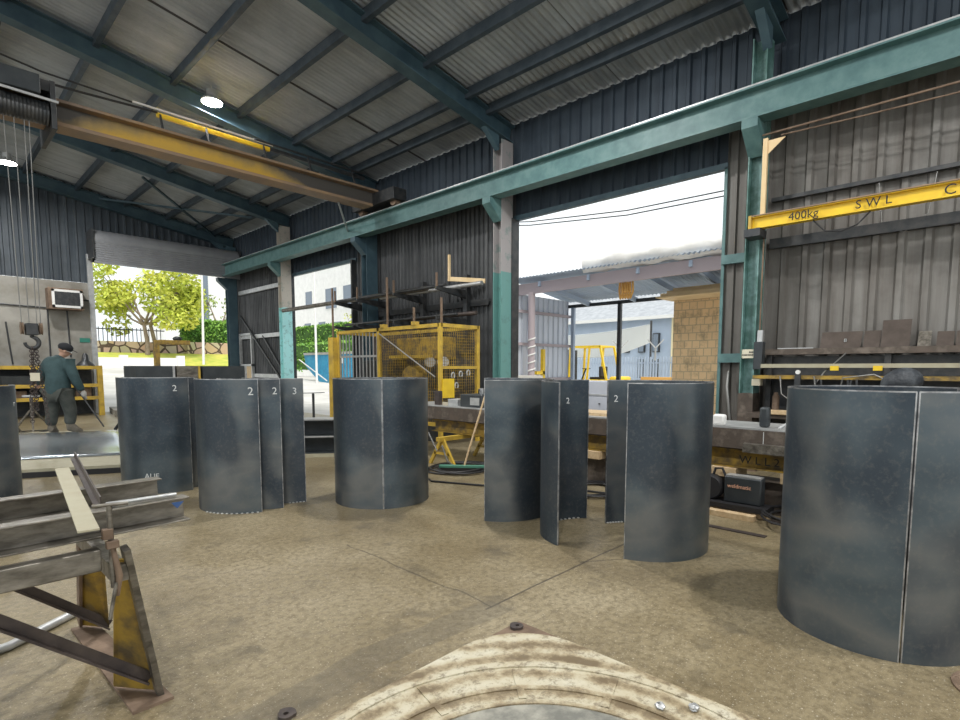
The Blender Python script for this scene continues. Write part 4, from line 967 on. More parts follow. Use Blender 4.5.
MB().lathe((6.25, 7.75, 1.12), [(.05, -.05), (.2, -.04), (.22, 0), (.22, .2), (.1, .25)], 24, 'x').build('flywheel', M['dirtyyellow'], mc)
for yy in (7.0, 7.35): MB().cyl((6.35, yy, 1.4), (6.3, yy-.1, 1.4), .09, 18).build('roller', M['galv'], mc)
MB().box((6.3, 8.5, .9), (6.75, 9.3, 1.45)).build('gearbox', M['darkmetal'], mc, bevel=.02)
MB().box((6.77, 8.3, .4), (6.80, 9.66, 1.96)).build('back_guard', M['darksteel'], mc)
MB().bar((6.2, 7.1, 1.5), (6.2, 8.3, 1.5), .05, .05).build('tie_rail', M['yellow'], mc)
# loose shackles hanging on the cage end
for i, (x, z) in enumerate(((6.22, 1.22), (6.40, 1.24), (6.58, 1.26), (6.30, 1.05))):
    pts = [(x+.035*sin(a), Y0-.07, z-.05+.05*cos(a)) for a in [radians(q) for q in range(-140, 141, 20)]]
    tag(MB().tube(pts, .011, 8).build('shackle', M['galv']), 'steel shackle hanging on the cage end, '+('leftmost', 'second from the left', 'third from the left', 'lowest')[i], 'shackle', 'shackles on the cage')
# cantilever rack with lengths on the wall behind the cage
rk = thing('cantilever_rack', 'dark cantilever pipe rack on the wall above the yellow cage', 'rack', (7.3, 9, 1.9))
for y in (7.6, 8.9, 10.2, 11.1):
    MB().box((7.50, y-.05, 1.8), (7.60, y+.05, 3.1)).build('post', M['darkmetal'], rk)
    for z in (2.25, 2.80): MB().prism([(7.5, y-.025, z), (6.75, y-.025, z), (6.75, y-.025, z-.05), (7.5, y-.025, z-.16)], (0, .05, 0)).build('arm', M['darkmetal'], rk)
    MB().bar((6.77, y, 2.8), (6.77, y, 3.05), .03, .03).build('stop_pin', M['rust'], rk)
for i, (x, y0, y1, z, r, m, d) in enumerate([(6.9, 7.5, 11.3, 2.83, .03, 'darkmetal', 'front dark pipe on the upper rack arms'), (7.05, 8.2, 14.2, 2.85, .05, 'grimysteel', 'thick grey pipe on the upper rack reaching across the small doorway'),
        (7.25, 6.9, 10.0, 2.84, .04, 'galv', 'pale pipe at the back of the upper rack'), (6.9, 7.2, 10.9, 2.275, .025, 'darkmetal', 'front dark pipe on the lower rack arms'), (7.1, 6.9, 9.5, 2.29, .04, 'darksteel', 'thick dark pipe on the lower rack arms')]):
    tag(MB().cyl((x, y0, z), (x, y1, z), r, 14).build('stored_pipe', M[m]), d, 'pipe', 'pipes stored on the rack')
tb_ = thing('wall_bracket', 'tan timber bracket arm sticking out beside the big doorway', 'bracket', (7.2, 7.3, 2.9))
MB().bar((7.55, 7.10, 2.93), (7.2, 7.75, 3.0), .05, .08).build('arm', M['tantimber'], tb_); MB().bar((7.2, 7.72, 2.97), (7.2, 7.72, 3.45), .04, .04).build('upright', M['tantimber'], tb_)
for i, (x, y, z0, z1, d) in enumerate([(6.1, 8.22, 2.10, 2.95, 'tall thin stake on the cage rail, left of centre'), (6.1, 7.45, 2.04, 2.35, 'short stake on the cage rail'), (6.05, 6.68, 2.04, 2.45, 'stake above the near corner post of the cage'), (5.94, 9.84, 1.9, 2.9, 'thin stake at the far end of the cage')]):
    tag(MB().bar((x, y, z0-.05), (x, y, z1), .03, .03).build('stake', M['rust']), d, 'stake', 'stakes above the cage')

# ================================================================== RIGHT WALL: LEDGE, PLATES, SHELF OF TOOLS
tag(MB().chan((7.50, -7.5, 1.495), (7.50, 2.18, 1.495), .22, .07, .008, up=(0, 0, 1)).build('wall_ledge', M['brownbeam']), 'long brown steel ledge along the right wall holding small plates', 'ledge')
PL = [(1.56, 1.16, .19, 'brown_plate', 'wide brown plate with chalk arrow leaning on the ledge'), (1.14, .985, .19, 'brown_plate', 'narrow brown plate right of the chalked one'),
      (.975, .72, .30, 'brown_plate', 'tallest brown plate leaning on the ledge'), (.655, .545, .165, 'grimysteel', 'narrow pale steel plate on the ledge'),
      (.50, .36, .155, 'brown_plate', 'small brown plate right of the pale one'), (.345, .155, .155, 'brown_plate', 'brown plate with a bright cut edge on the ledge'),
      (.13, .0, .20, 'grimysteel', 'tilted grey plate above the yellow strap'), (-.02, -.22, .16, 'brown_plate', 'brown plate at the right edge of the photo on the ledge')]
for y1, y0, h_, m, d in PL:
    z = 1.531; o = MB().prism([(7.46, y0, z), (7.46, y1, z), (7.56, y1, z+h_), (7.56, y0, z+h_)], (.008, 0, 0)).build('steel_plate', M[m])
    tag(o, d, 'plate', 'small plates on the ledge')
    if 'arrow' in d:
        ORG[o.name] = tuple(o.location)
        text('chalk_mark', 'B', .06, (7.488, 1.33, 1.60), jx, (.1, 0, .19), M['chalk'], o, .001)
        text('chalk_mark', '<---', .06, (7.475, 1.48, 1.555), jx, (.1, 0, .19), M['chalk'], o, .001)
tag(MB().bar((7.42, 1.62, 1.535), (7.42, 2.0, 1.535), .02, .012).build('pale_strip', M['galv']), 'thin bright strip lying on the left of the ledge', 'strip')
tag(MB().box((7.37, .02, 1.26), (7.375, .07, 1.55)).build('yellow_strap', M['yellow']), 'yellow strap hanging over the ledge at the right', 'strap')
sh = thing('tool_shelf', 'long cluttered tool shelf below the ledge on the right wall', 'shelf', (7.3, -.5, 0))
MB().box((7.05, -6, 1.30), (7.12, 2.08, 1.345)).build('pale_rail', M['cream'], sh)
MB().box((7.0, -6, 1.17), (7.5, 2.15, 1.21)).build('shelf_board', M['dirtyyellow'], sh)
MB().box((7.0, -6, .70), (7.6, 2.2, .75)).build('shelf_board', M['brownbeam'], sh)
for yy in (2.1, .9, -.4, -2): MB().box((7.45, yy-.03, 0), (7.52, yy+.03, 1.46)).build('post', M['darkmetal'], sh)
MB().box((7.54, -6, .3), (7.56, 2.15, 1.44)).build('back_board', M['darkmetal'], sh)
random.seed(11)
kinds = [('spray_can', 'can'), ('tool_box', 'box'), ('oil_bottle', 'bottle')]
spots = [1.95, 1.72, 1.5, 1.27, 1.05, .8, .55, .3, .05]
place = ['first from the column', 'second from the column', 'third from the column', 'fourth from the column', 'fifth from the column', 'sixth from the column', 'seventh from the column', 'eighth from the column', 'ninth from the column']
cname = ['rust', 'galv', 'darkpanel', 'yellow']
for i, y in enumerate(spots):
    k_ = i % 3
    m = MB()
    if k_ == 0: m.lathe((7.25, y, .75), [(.04, 0), (.04, .2), (.025, .225), (.02, .25)], 16); nm = 'spray can'
    elif k_ == 1: m.box((7.15, y-.08, .75), (7.4, y+.08, .89)); nm = 'tool box'
    else: m.lathe((7.25, y, .75), [(.05, 0), (.055, .02), (.05, .16), (.02, .2), (.02, .25)], 16); nm = 'oil bottle'
    mm = cname[i % 4]
    tag(m.build(kinds[k_][0], M[mm], bevel=.003 if k_ == 1 else 0), '%s %s on the lower tool shelf, %s' % ({'rust': 'brown', 'galv': 'silver', 'darkpanel': 'dark', 'yellow': 'yellow'}[mm], nm, place[i]), kinds[k_][1], 'clutter on the tool shelf')
for i, (y, r) in enumerate([(1.66, .05), (1.45, .035), (1.2, .035), (1.12, .03)]):
    t = thing('hanging_grip', 'grip tool hanging from the tool shelf, %s' % ('leftmost with a round dial', 'second from the left', 'third from the left', 'rightmost')[i], 'tool', (7.0, y, 1.1), 'tools hanging from the shelf')
    if i == 0: MB().cyl((6.99, y, 1.25), (6.96, y, 1.25), .024, 18).build('dial', M['whitesteel'], t); MB().box((6.965, y-.03, 1.05), (6.995, y+.03, 1.22)).build('body', M['darkmetal'], t)
    else: MB().tube([(6.98, y-.02, 1.17), (6.97, y-.03, 1.05), (6.97, y, 1.0)], .012).build('jaw', M['darkmetal'], t); MB().tube([(6.98, y+.03, 1.17), (6.97, y+.04, 1.06), (6.97, y+.02, 1.0)], .012).build('handle', M['darkmetal'], t)
for p, d in ([[(7.0, 1.85, 1.2), (6.9, 1.8, 1.0), (6.9, 1.7, .92), (6.92, 1.6, .95)], 'pale lead drooping from the left of the tool shelf'], [[(6.98, 1.5, 1.2), (6.9, 1.47, 1.12), (6.9, 1.45, 1.02)], 'curled lead on the tool shelf by the dial'],
             [[(7.4, 1.28, 1.47), (7.05, 1.42, 1.25), (6.95, 1.52, 1.05)], 'taut pale wire slanting from the ledge to the shelf'], [[(6.98, 1.25, 1.05), (6.95, 1.22, 1.19), (6.98, .95, 1.23), (7.0, .85, 1.17)], 'grey hose arching over the tool shelf']):
    tag(MB().tube(p, .007, 8).build('lead', M['rope']), d, 'cable')
for y, d in ((1.32, 'left yellow clip on the pale rail of the tool shelf'), (.93, 'right yellow clip on the pale rail of the tool shelf')):
    tag(MB().box((7.03, y-.04, 1.27), (7.05, y+.04, 1.32)).build('yellow_clip', M['brightyellow']), d, 'clip', 'yellow clips')
tag(MB().box((7.03, -.1, 1.30), (7.049, .28, 1.40)).build('level_gauge', M['whitesteel']), 'pale box level fixed on the rail at the far right', 'level')
sb_ = thing('switch_box', 'dark electrical box with pale socket on the side of the green column', 'electrical box', (7.2, 2.15, 1.2))
MB().box((7.22, 2.12, 1.28), (7.34, 2.22, 1.62)).build('box', M['darkpanel'], sb_, bevel=.006); MB().box((7.20, 2.12, 1.08), (7.30, 2.22, 1.16)).build('socket', M['signcream'], sb_); MB().box((7.24, 2.13, 1.62), (7.30, 2.19, 1.76)).build('upper_switch', M['galv'], sb_)
k = MB(); k.tube([(7.26, 2.17, 3.05), (7.26, 2.17, 1.76)], .01, 8); k.build('conduit', M['rust'], sb_)
# under the shelf next to the column
small('white_rag', (5.12, 1.80, .768), (5.2, 1.91, .87), 'white', 'crumpled white rag at the left of the near table end', 'rag', .02)
small('dark_canister', (5.2, 1.45, .768), (5.28, 1.53, .95), 'darkpanel', 'dark canister on the near end of the table', 'canister', .02)
small('small_timber', (6.95, 1.75, .752), (7.1, 1.98, .80), 'wood', 'small pale timber offcut on the lower tool shelf', 'timber')
tag(MB().tube([(5.15, 1.35, .775), (5.18, 1.28, .83), (5.2, 1.24, .88)], [.012, .012, .02], 8).build('hammer', M['galv']), 'silver hammer handle on the near end of the table', 'tool')
tag(MB().tube([(7.55, 2.62, 1.25), (7.45, 2.6, 1.05), (7.42, 2.55, .75), (7.45, 2.5, .3)], .02, 10).build('hanging_hose', M['rope']), 'pale hose hanging on the cladding left of the green column', 'hose')

# ================================================================== BACK LEFT: RACK, AC UNIT, CONDUITS, STANDS
yr = thing('storage_rack', 'yellow framed storage rack below the concrete end wall', 'rack', (1, 18.3, 0))
for x in (3.50, 1.2, -1.0): MB().box((x-.06, 17.75, 0), (x+.06, 17.87, 1.36)).build('post', M['yellow'], yr)
for z in (1.30, .82, .48): MB().box((-1.0, 17.76, z-.04), (3.5, 17.86, z+.05)).build('rail', M['yellow'], yr)
for z in (1.34, .80, .46): MB().box((-1.0, 17.86, z-.02), (3.5, 18.8, z)).build('shelf', M['darkmetal'], yr)
MB().box((-1, 18.80, 0), (3.5, 18.83, 1.3)).build('back_panel', M['darkmetal'], yr)
for i, (x, w_, h_, z, m, d) in enumerate([(1.75, .6, .30, .80, 'darkpanel', 'dark crate on the middle rack shelf, left of the man'), (2.45, .5, .22, .80, 'darkmetal', 'low dark crate on the middle rack shelf, behind the man'), (1.6, .7, .25, .46, 'rust', 'brown bin on the bottom rack shelf'),
                             (3.15, .35, .3, .46, 'rust', 'brown bin on the bottom rack shelf by the yellow end post')]):
    tag(MB().box((x-w_/2, 17.95, z), (x+w_/2, 18.6, z+h_)).build('storage_bin', M[m], bevel=.02), d, 'bin', 'bins on the rack')
m = MB(); m.lathe((3.25, 18.1, 1.34), [(.22, 0), (.2, .06), (.09, .16), (.07, .3), (.03, .36)], 8); tag(m.build('metal_funnel', M['darkmetal']), 'dark pointed funnel shape on top of the yellow rack', 'funnel')
ac = thing('air_conditioner', 'window air conditioner with pale frame set in the concrete wall', 'air conditioner', (2.98, 18.7, 2.93))
MB().box((2.58, 18.45, 2.88), (3.36, 18.85, 3.45)).build('case', M['rust'], ac, bevel=.01)
f = MB(); f.box((2.66, 18.43, 2.93), (3.34, 18.455, 2.99)); f.box((2.66, 18.43, 3.35), (3.34, 18.455, 3.41)); f.box((2.66, 18.43, 2.93), (2.72, 18.455, 3.41)); f.box((3.28, 18.43, 2.93), (3.34, 18.455, 3.41)); f.build('front_frame', M['whitesteel'], ac)
MB().box((2.72, 18.44, 2.99), (3.28, 18.45, 3.35)).build('grille', M['darkmetal'], ac)
f = MB()
for i in range(6): f.box((2.72+.09*(i+.5), 18.43, 2.99), (2.73+.09*(i+.5), 18.44, 3.35))
f.box((2.72, 18.43, 3.16), (3.28, 18.44, 3.18)); f.build('grille_bars', M['darkmetal'], ac)
tag(MB().box((3.28, 18.83, 2.02), (3.52, 18.849, 2.14)).build('wall_sign', M['signgreen']), 'small green sign on the concrete wall near the doorway', 'sign')
for (a, b, d) in [((2.60, 18.82, 1.4), (2.60, 18.82, 3.0), 'vertical conduit below the left side of the air conditioner'), ((3.05, 18.82, 1.6), (3.03, 18.82, 2.88), 'vertical conduit below the middle of the air conditioner'),
                ((.9, 18.82, 2.98), (2.58, 18.82, 2.93), 'horizontal conduit left of the air conditioner'), ((1.8, 18.82, 1.4), (1.72, 18.82, 2.5), 'vertical conduit left of the crane hook'), ((3.36, 18.82, 3.2), (3.55, 18.82, 3.2), 'short conduit right of the air conditioner')]:
    tag(MB().cyl(a, b, .018, 8).build('wall_conduit', M['darkmetal']), d, 'conduit', 'conduits on the concrete wall')
# jack stands by the hoist chain
def jack(x, y, label, h_=.85):
    t = thing('jack_stand', label, 'stand', (x, y, 0), 'steel stands below the hoist')
    MB().cyl((x, y, .3), (x, y, h_-.02), .03, 12).build('column', M['grimysteel'], t)
    for i in range(3):
        a = 2*pi*i/3+.4; MB().bar((x+.03*cos(a), y+.03*sin(a), h_*.62), (x+.38*cos(a), y+.38*sin(a), .015), .03, .03).build('leg', M['grimysteel'], t)
    k = MB()
    for i in range(3):
        a, b = 2*pi*i/3+.4, 2*pi*(i+1)/3+.4; k.bar((x+.36*cos(a), y+.36*sin(a), .04), (x+.36*cos(b), y+.36*sin(b), .04), .02, .02)
    k.build('base_ring', M['darkmetal'], t); MB().cyl((x, y, h_-.02), (x, y, h_+.01), .14, 20).build('head', M['galv'], t)
jack(1.02, 13.3, 'grey three legged steel stand at the far left, behind the chain'); jack(1.55, 13.75, 'grey three legged steel stand between the chain and the man', .75)
# bins and lifting bracket behind the left shells
for (x0, x1, m, d) in ((2.45, 3.02, 'darkpanel', 'dark steel bin behind the shells, leftmost of its row'), (3.05, 3.42, 'grimysteel', 'narrow grey steel bin in the middle of the row behind the shells'), (3.46, 4.22, 'darkpanel', 'dark steel bin behind the shells, rightmost of its row')):
    t = thing('steel_bin', d, 'bin', ((x0+x1)/2, 10.3, 0), 'steel bins behind the left shells')
    b = MB()
    b.box((x0, 10, 0), (x1, 10.02, 1.33)); b.box((x0, 10.7, 0), (x1, 10.72, 1.33)); b.box((x0, 10.02, 0), (x0+.02, 10.7, 1.33)); b.box((x1-.02, 10.02, 0), (x1, 10.7, 1.33)); b.box((x0, 10.02, .1), (x1, 10.7, .12)); b.build('walls', M[m], t)
    MB().box((x1-.035, 9.985, 0), (x1, 10, 1.33)).build('edge_strip', M['yellow' if x0 > 3 and x1 < 3.5 else 'galv'], t)
lb2 = thing('lifting_bracket', 'worn yellow C shaped lifting bracket standing behind the left shells', 'bracket', (3.4, 12, 0))
MB().box((3.27, 11.95, 0), (3.36, 12.05, 1.84)).build('upright', M['dirtyyellow'], lb2, bevel=.004); MB().box((3.36, 11.95, 1.76), (3.92, 12.05, 1.85)).build('arm', M['dirtyyellow'], lb2, bevel=.004)
MB().box((3.1, 11.8, 0), (3.9, 12.2, .03)).build('foot', M['dirtyyellow'], lb2); MB().ell((3.7, 12, 1.88), (.09, .05, .05), 12, 8).build('shackle', M['darkmetal'], lb2)
# channel stack between the left group and the middle cylinder
t = thing('steel_trough', 'dark two tier steel trough lying between the left shells and the middle cylinder', 'trough', (4.2, 7.3, 0))
uu = Vector((.80, -.60, 0)); p0 = Vector((3.35, 7.75, 0)); p1 = p0+uu*1.9
for z in (.17, .42):
    MB().chan(p0+Vector((0, 0, z)), p1+Vector((0, 0, z)), .25, .235, .012).build('channel', M['darkpanel'], t)
for z in (.30, .55): MB().bar(p0+Vector((0, 0, z)), p1+Vector((0, 0, z)), .27, .02).build('bright_lip', M['galv'], t)
MB().bar(p0+uu*.65-Vector((.13*.6, .13*.8, 0))+Vector((0, 0, .07)), p0+uu*.65-Vector((.13*.6, .13*.8, 0))+Vector((0, 0, .54)), .012).build('stay', M['galv'], t)
tag(MB().bar(p0+Vector((-.2, -.0, .026)), p1+Vector((.2, 0, .026)), .30, .05).build('timber_bearer', M['cream']), 'pale timber bearer under the dark trough', 'timber')
tag(MB().bar((4.55, 8.2, .0), (4.55, 8.2, .88), .03, .03).build('post', M['darkmetal']), 'thin dark post standing behind the trough', 'post')
tag(MB().bar((4.35, 8.2, .885), (4.75, 8.2, .885), .06, .015).build('post_cap_bar', M['galv']), 'small pale bar on top of the dark post', 'bar')
# threshold kerb at the far doorway
tag(MB().prism([(3.62, 16.9, 0), (3.85, 16.9, 0), (4.15, 18.8, 0), (3.88, 18.8, 0)], (0, 0, .16)).build('kerb', M['conc']), 'low concrete kerb at the left of the far doorway', 'kerb')
tag(MB().tube([(2.55, 12.0, .14), (2.62, 11.9, .28), (2.72, 11.85, .28), (2.8, 11.8, .14)], .03, 8).build('lifting_lug', M['darkmetal']), 'dark lifting lug at the right end of the shiny sheet', 'lug')

# ================================================================== OUTDOORS BEHIND THE SHUTTER DOORWAY
def leaves(mb, c, r, n, s, flat=1., rnd=random):
    for _ in range(n):
        while True:
            p = Vector((rnd.uniform(-1, 1), rnd.uniform(-1, 1), rnd.uniform(-1, 1)))
            if p.length <= 1: break
        p = p.normalized()*(p.length**.5); q = Vector(c)+Vector((p.x*r[0], p.y*r[1], p.z*r[2]))
        a = Vector((rnd.gauss(0, 1), rnd.gauss(0, 1), rnd.gauss(0, 1))).normalized(); b = a.cross(Vector((rnd.gauss(0, 1), rnd.gauss(0, 1), rnd.gauss(0, 1)))).normalized(); l = s*rnd.uniform(.6, 1.3)
        mb.add([q-a*l, q-b*l*.45, q+a*l, q+b*l*.45], [(0, 1, 2, 3)])
def tree(base, h_, cr_r, label, lm, nl=5200, seed=1, ls=.16):
    rnd = random.Random(seed); t = thing('tree', label, 'tree', base)
    bx, by, bz = base; tm = MB(); fo = MB()
    for s_ in range(2):
        fk = Vector((bx+.45*(s_-.5), by, bz)); tips = []
        top = fk+Vector((rnd.uniform(-.8, .8)+(s_-.5)*.5, rnd.uniform(-.3, .3), h_*.35)); tm.tube([fk-Vector((0, 0, .15)), (fk+top)/2+Vector((.08, 0, 0)), top], [.16, .12, .10], 8)
        for i in range(6):
            a = rnd.uniform(0, 2*pi); e = top+Vector((cos(a)*cr_r*.55, sin(a)*cr_r*.55, h_*rnd.uniform(.12, .42))); mid = (top+e)/2+Vector((0, 0, -.15)); tm.tube([top, mid, e], [.08, .055, .03], 6)
            for j in range(3):
                a2 = a+rnd.uniform(-1, 1); e2 = e+Vector((cos(a2)*cr_r*.35, sin(a2)*cr_r*.35, rnd.uniform(-.2, .25)*h_)); tm.tube([e, e2], [.03, .012], 5); tips.append(e2)
            tips.append(e)
        for p in tips: leaves(fo, p, (cr_r*.30, cr_r*.30, cr_r*.24), nl//(2*len(tips)), ls, rnd=rnd)
    tm.build('trunk', M['bark'], t); fo.build('foliage', lm, t, smooth=False, fix=False); return t
random.seed(3)
tree((10.0, 37.2, 1.9), 5.6, 2.6, 'yellow green leafy tree framed by the shutter doorway', M['leafy'], 7500, 5, .15)
tree((14.6, 41.0, 2.4), 5.0, 1.7, 'sparse tree at the right side of the shutter doorway', M['leafd'], 900, 8, .14)
lw = MB(); lw.prism([(-4, 34.25, 1.44), (16, 34.25, 1.44), (16, 37.68, 2.2), (-4, 37.68, 2.2)], (0, 0, -.3)); tag(lw.build('lawn', M['grass']), 'strip of yellow green grass beyond the white wall', 'grass', kind='stuff')
wf = thing('low_white_wall', 'low white rendered wall with pillars beyond the road', 'wall', (9, 34, 1.2))
MB().box((-3, 33.95, 1.2), (10.6, 34.1, 1.85)).build('wall', M['white'], wf)
for x in (4.2, 7.8, 10.6): MB().box((x-.18, 33.85, 1.1), (x+.18, 34.2, 1.98)).build('pillar', M['white'], wf)
tag(MB().box((-3, 38.0, 1.9), (12.2, 38.5, 2.88)).build('stone_wall', M['stone']), 'rubble stone retaining wall behind the tree', 'wall')
tag(MB().box((12.2, 37.7, 1.0), (19, 38.4, 2.95)).build('stone_wall', M['stone']), 'rubble stone wall below the hedge', 'wall')
def hedge(a, b, label, n, s=.12):
    t = thing('hedge', label, 'hedge', ((a[0]+b[0])/2, (a[1]+b[1])/2, a[2])); co = MB(); co.box([a[i]+.12 for i in range(3)], [b[i]-.12 for i in range(3)]); co.build('inner_growth', mat('inner_hedge', (.05, .12, .02), .9), t)
    l = MB()
    for _ in range(n):
        f_ = random.random(); x, y, z = [random.uniform(a[i], b[i]) for i in range(3)]
        if f_ < .45: y = a[1]+random.uniform(-.05, .12)
        elif f_ < .7: z = b[2]+random.uniform(-.12, .08)
        elif f_ < .9: x = a[0]+random.uniform(-.05, .12)
        leaves(l, (x, y, z), (.05, .05, .05), 1, s)
    l.build('leaves', M['leafg'], t, smooth=False, fix=False); return t
hedge((12.4, 38.6, 2.6), (19, 39.6, 4.45), 'clipped green hedge on top of the stone wall', 2600)
pf = thing('picket_fence', 'dark picket fence on the stone wall left of the tree', 'fence', (8, 38.7, 2.8))
k = MB()
for i in range(60): x = -2+i*.22; k.box((x-.02, 38.72, 2.85), (x+.02, 38.75, 3.75))
k.build('pickets', M['darkmetal'], pf); MB().box((-2, 38.7, 3.6), (11.2, 38.78, 3.66)).build('rail', M['darkmetal'], pf)
def building(org, sx, sy, sz, label, wins, m='white', roofm=None):
    x, y, z = org; t = thing('building', label, 'building', org)
    MB().box((x, y, z), (x+sx, y+sy, z+sz)).build('walls', M[m], t)
    MB().box((x-.4, y-.4, z+sz), (x+sx+.4, y+sy+.4, z+sz+.3)).build('roof', M[roofm or 'galv'], t)
    for face, a, b, z0, z1 in wins:
        if face == 'y': w_ = MB().box((x+a, y-.05, z+z0), (x+b, y+.05, z+z1)).build('window', M['whitesteel'], t); MB().box((x+a+.1, y-.08, z+z0+.1), (x+b-.1, y-.05, z+z1-.1)).build('pane', M['glass'], w_)
        else: w_ = MB().box((x-.05, y+a, z+z0), (x+.05, y+b, z+z1)).build('window', M['whitesteel'], t); MB().box((x-.08, y+a+.1, z+z0+.1), (x-.05, y+b-.1, z+z1-.1)).build('pane', M['glass'], w_)
    return t
building((16.3, 56, 1.0), 10, 8, 13, 'tall white building behind the hedge beyond the shutter doorway', [('y', .8, 1.6, 4.5, 11), ('y', 3.2, 4.0, 4.5, 11), ('y', 6, 7, 4.5, 11)])
building((40, 54, 0), 14, 30, 16.5, 'white two storey building beyond the small doorway', [('x', 2, 4.5, 9.3, 11.9), ('x', 6, 9.5, 9.3, 12.2), ('x', 11, 14, 9.3, 12.2), ('x', 17.5, 19.5, 9.8, 12.3), ('x', 3, 8, 5.2, 7.6), ('x', 10, 12, 5.2, 7.6), ('x', 14, 16, 5.2, 7.8), ('x', 18, 20, 5.0, 7.8)])
lp = thing('lamp_post', 'slim white pole standing in the far doorway view', 'pole', (12.0, 34.5, 1)); MB().tube([(12.0, 34.5, 1.0), (12.15, 34.5, 7.5)], [.08, .05], 10).build('pole', M['whitesteel'], lp); MB().box((12.0, 34.2, 7.5), (12.3, 34.9, 7.6)).build('head', M['galv'], lp)
# ---- seen through the small doorway
hedge((28, 40, 1.2), (29.5, 58, 5.5), 'long green hedge in front of the white two storey building', 5200, .16)
hedge((24, 36, 1.0), (25.2, 56, 3.4), 'lower green hedge behind the blue skip', 3000, .16)
tree((30.0, 44.5, 2.2), 5.0, 1.4, 'small orange tinged tree before the white building', M['leafy'], 900, 21, .13)
sk = thing('skip_bin', 'blue skip bin with white lettering panel beyond the small doorway', 'skip', (20.5, 33, 0))
MB().prism([(20, 29.6, 0), (20, 34.6, 0), (20, 37.0, 1.4), (20, 37.2, 2.3), (20, 29.2, 2.3)], (2.2, 0, 0)).build('body', M['bluebin'], sk)
MB().box((19.95, 29.2, 2.22), (20.0, 37.2, 2.38)).build('rim', M['galv'], sk); MB().box((19.96, 32.0, 1.6), (20.0, 33.6, 2.1)).build('white_panel', M['whitesteel'], sk)
k = MB()
for z in (1.72, 1.86, 2.0): k.box((19.94, 32.15, z), (19.96, 33.4, z+.05))
k.build('panel_lines', M['bluebin'], sk)
wp = thing('power_pole', 'pale pole standing in front of the skip', 'pole', (15, 26.6, 0)); MB().cyl((15, 26.6, -.02), (15, 26.6, 6.6), .06, 12, .05).build('pole', M['whitesteel'], wp)
tag(MB().bar((19.8, 37.6, 1.9), (19.6, 33.4, .4), .06, .06).build('hand_rail', M['whitesteel']), 'white slanted rail in front of the skip', 'rail')
small('concrete_block', (9.0, 13.4, -.02), (9.9, 14.3, .55), 'yardconc', 'pale concrete block outside the small doorway', 'block')
tag(MB().box((8.4, 13.3, -.02), (8.5, 13.4, .95)).build('bollard', M['galv']), 'thin grey bollard outside the small doorway', 'bollard')

# ---- seen through the big doorway: open shed
sd = thing('open_shed', 'open sided shed in the yard with ribbed back wall and sloping roof', 'shed', (13.5, 5, 0))
r_ = MB(); r_.corr((12.2, -4, 3.86), (0, 14.5, 0), (3.0, 0, -.42), (0, 0, 1), 'wave', .12, .03); r_.build('roof_sheets', M['bluehouse'], sd, smooth=False, fix=False)
MB().bar((12.4, -4, 3.66), (12.4, 10.4, 3.56), .1, .30).build('fascia_beam', mat('pinkish_purlin', (.40, .34, .36), .6), sd)
MB().bar((14.9, -4, 3.28), (14.9, 10.4, 3.28), .08, .1).build('back_beam', M['darkmetal'], sd)
for y in (9.5, 7.9, 6.5, 5.2, 3.9, 2.6): MB().bar((12.3, y, 3.66), (14.95, y, 3.30), .07, .14).build('roof_joist', M['bluehouse'], sd)
c = MB(); c.corr((8.2, 10.3, 0), (6.7, 0, 0), (0, 0, 3.45), (0, -1, 0), 'trap', .26, .04); c.build('side_cladding', mat('pale_blue_cladding', (.68, .72, .80), .6, .1, (.58, .62, .70), 1.2, stretch=(3, 1, .4)), sd, smooth=False, fix=False)
for z in (.95, 2.0, 2.95): MB().box((8.2, 10.18, z-.04), (14.9, 10.26, z+.04)).build('cladding_girt', mat('pinkish_purlin', (.40, .34, .36), .6), sd)
MB().cyl((12.4, 9.83, -.02), (12.4, 9.83, 3.45), .10, 14).build('post', mat('pinkish_purlin', (.40, .34, .36), .6), sd)
for y in (10.1, 8.42): MB().box((14.86, y-.055, -.02), (14.96, y+.055, 3.26)).build('post', M['bluehouse' if y > 9 else 'darkmetal'], sd)
k = MB()
for i in range(6):
    z = .9+i*.22; k.tube([(12.4+.105*cos(a), 9.83+.105*sin(a), z+.03*a) for a in [radians(q) for q in range(150, 331, 20)]], .022, 6)
k.build('white_spiral', M['whitesteel'], sd)
tpm = MB(); vs = []; fs = []; n = 60; rnd = random.Random(4)
for i in range(n+1):
    y = 8.05-i*(12.0/n); wob = [.05*sin(i*.9), .05*sin(i*1.7+1), .04*sin(i*2.3)]
    for j in range(10):
        a = 2*pi*j/10; r = .20+.03*sin(i*1.3+j*2)+rnd.uniform(-.015, .015); vs.append((12.38+r*cos(a)*.8+wob[0]*.5, y, 3.995+(8.05-y)*.0+r*sin(a)*1.05+wob[1]*.35))
for i in range(n):
    for j in range(10): fs.append((i*10+j, i*10+(j+1) % 10, (i+1)*10+(j+1) % 10, (i+1)*10+j))
fs += [tuple(range(10)), tuple(range(n*10, n*10+10))]
tpm.add(vs, fs); tag(tpm.build('rolled_tarpaulin', M['tarp'], ang=60), 'rolled crumpled white tarpaulin along the shed roof edge', 'tarpaulin')
tag(MB().box((14.0, -2, -.02), (14.4, 6.32, 3.05)).build('block_wall', M['block'], smooth=False), 'tan blockwork wall under the shed roof at the right of the doorway', 'wall')
bd = thing('timber_boards', 'tan boards stacked under the shed roof above the block wall', 'boards', (13.6, 4, 3.1))
for i in range(3): MB().box((13.15+.25*i, -1, 3.08+.09*i), (13.37+.25*i, 6.3-.05*i, 3.16+.09*i)).build('board', M['tantimber'], bd)
MB().box((13.10, -1, 3.055), (14.05, 6.4, 3.08)).build('bearer', M['tantimber'], bd)
sgm = MB()
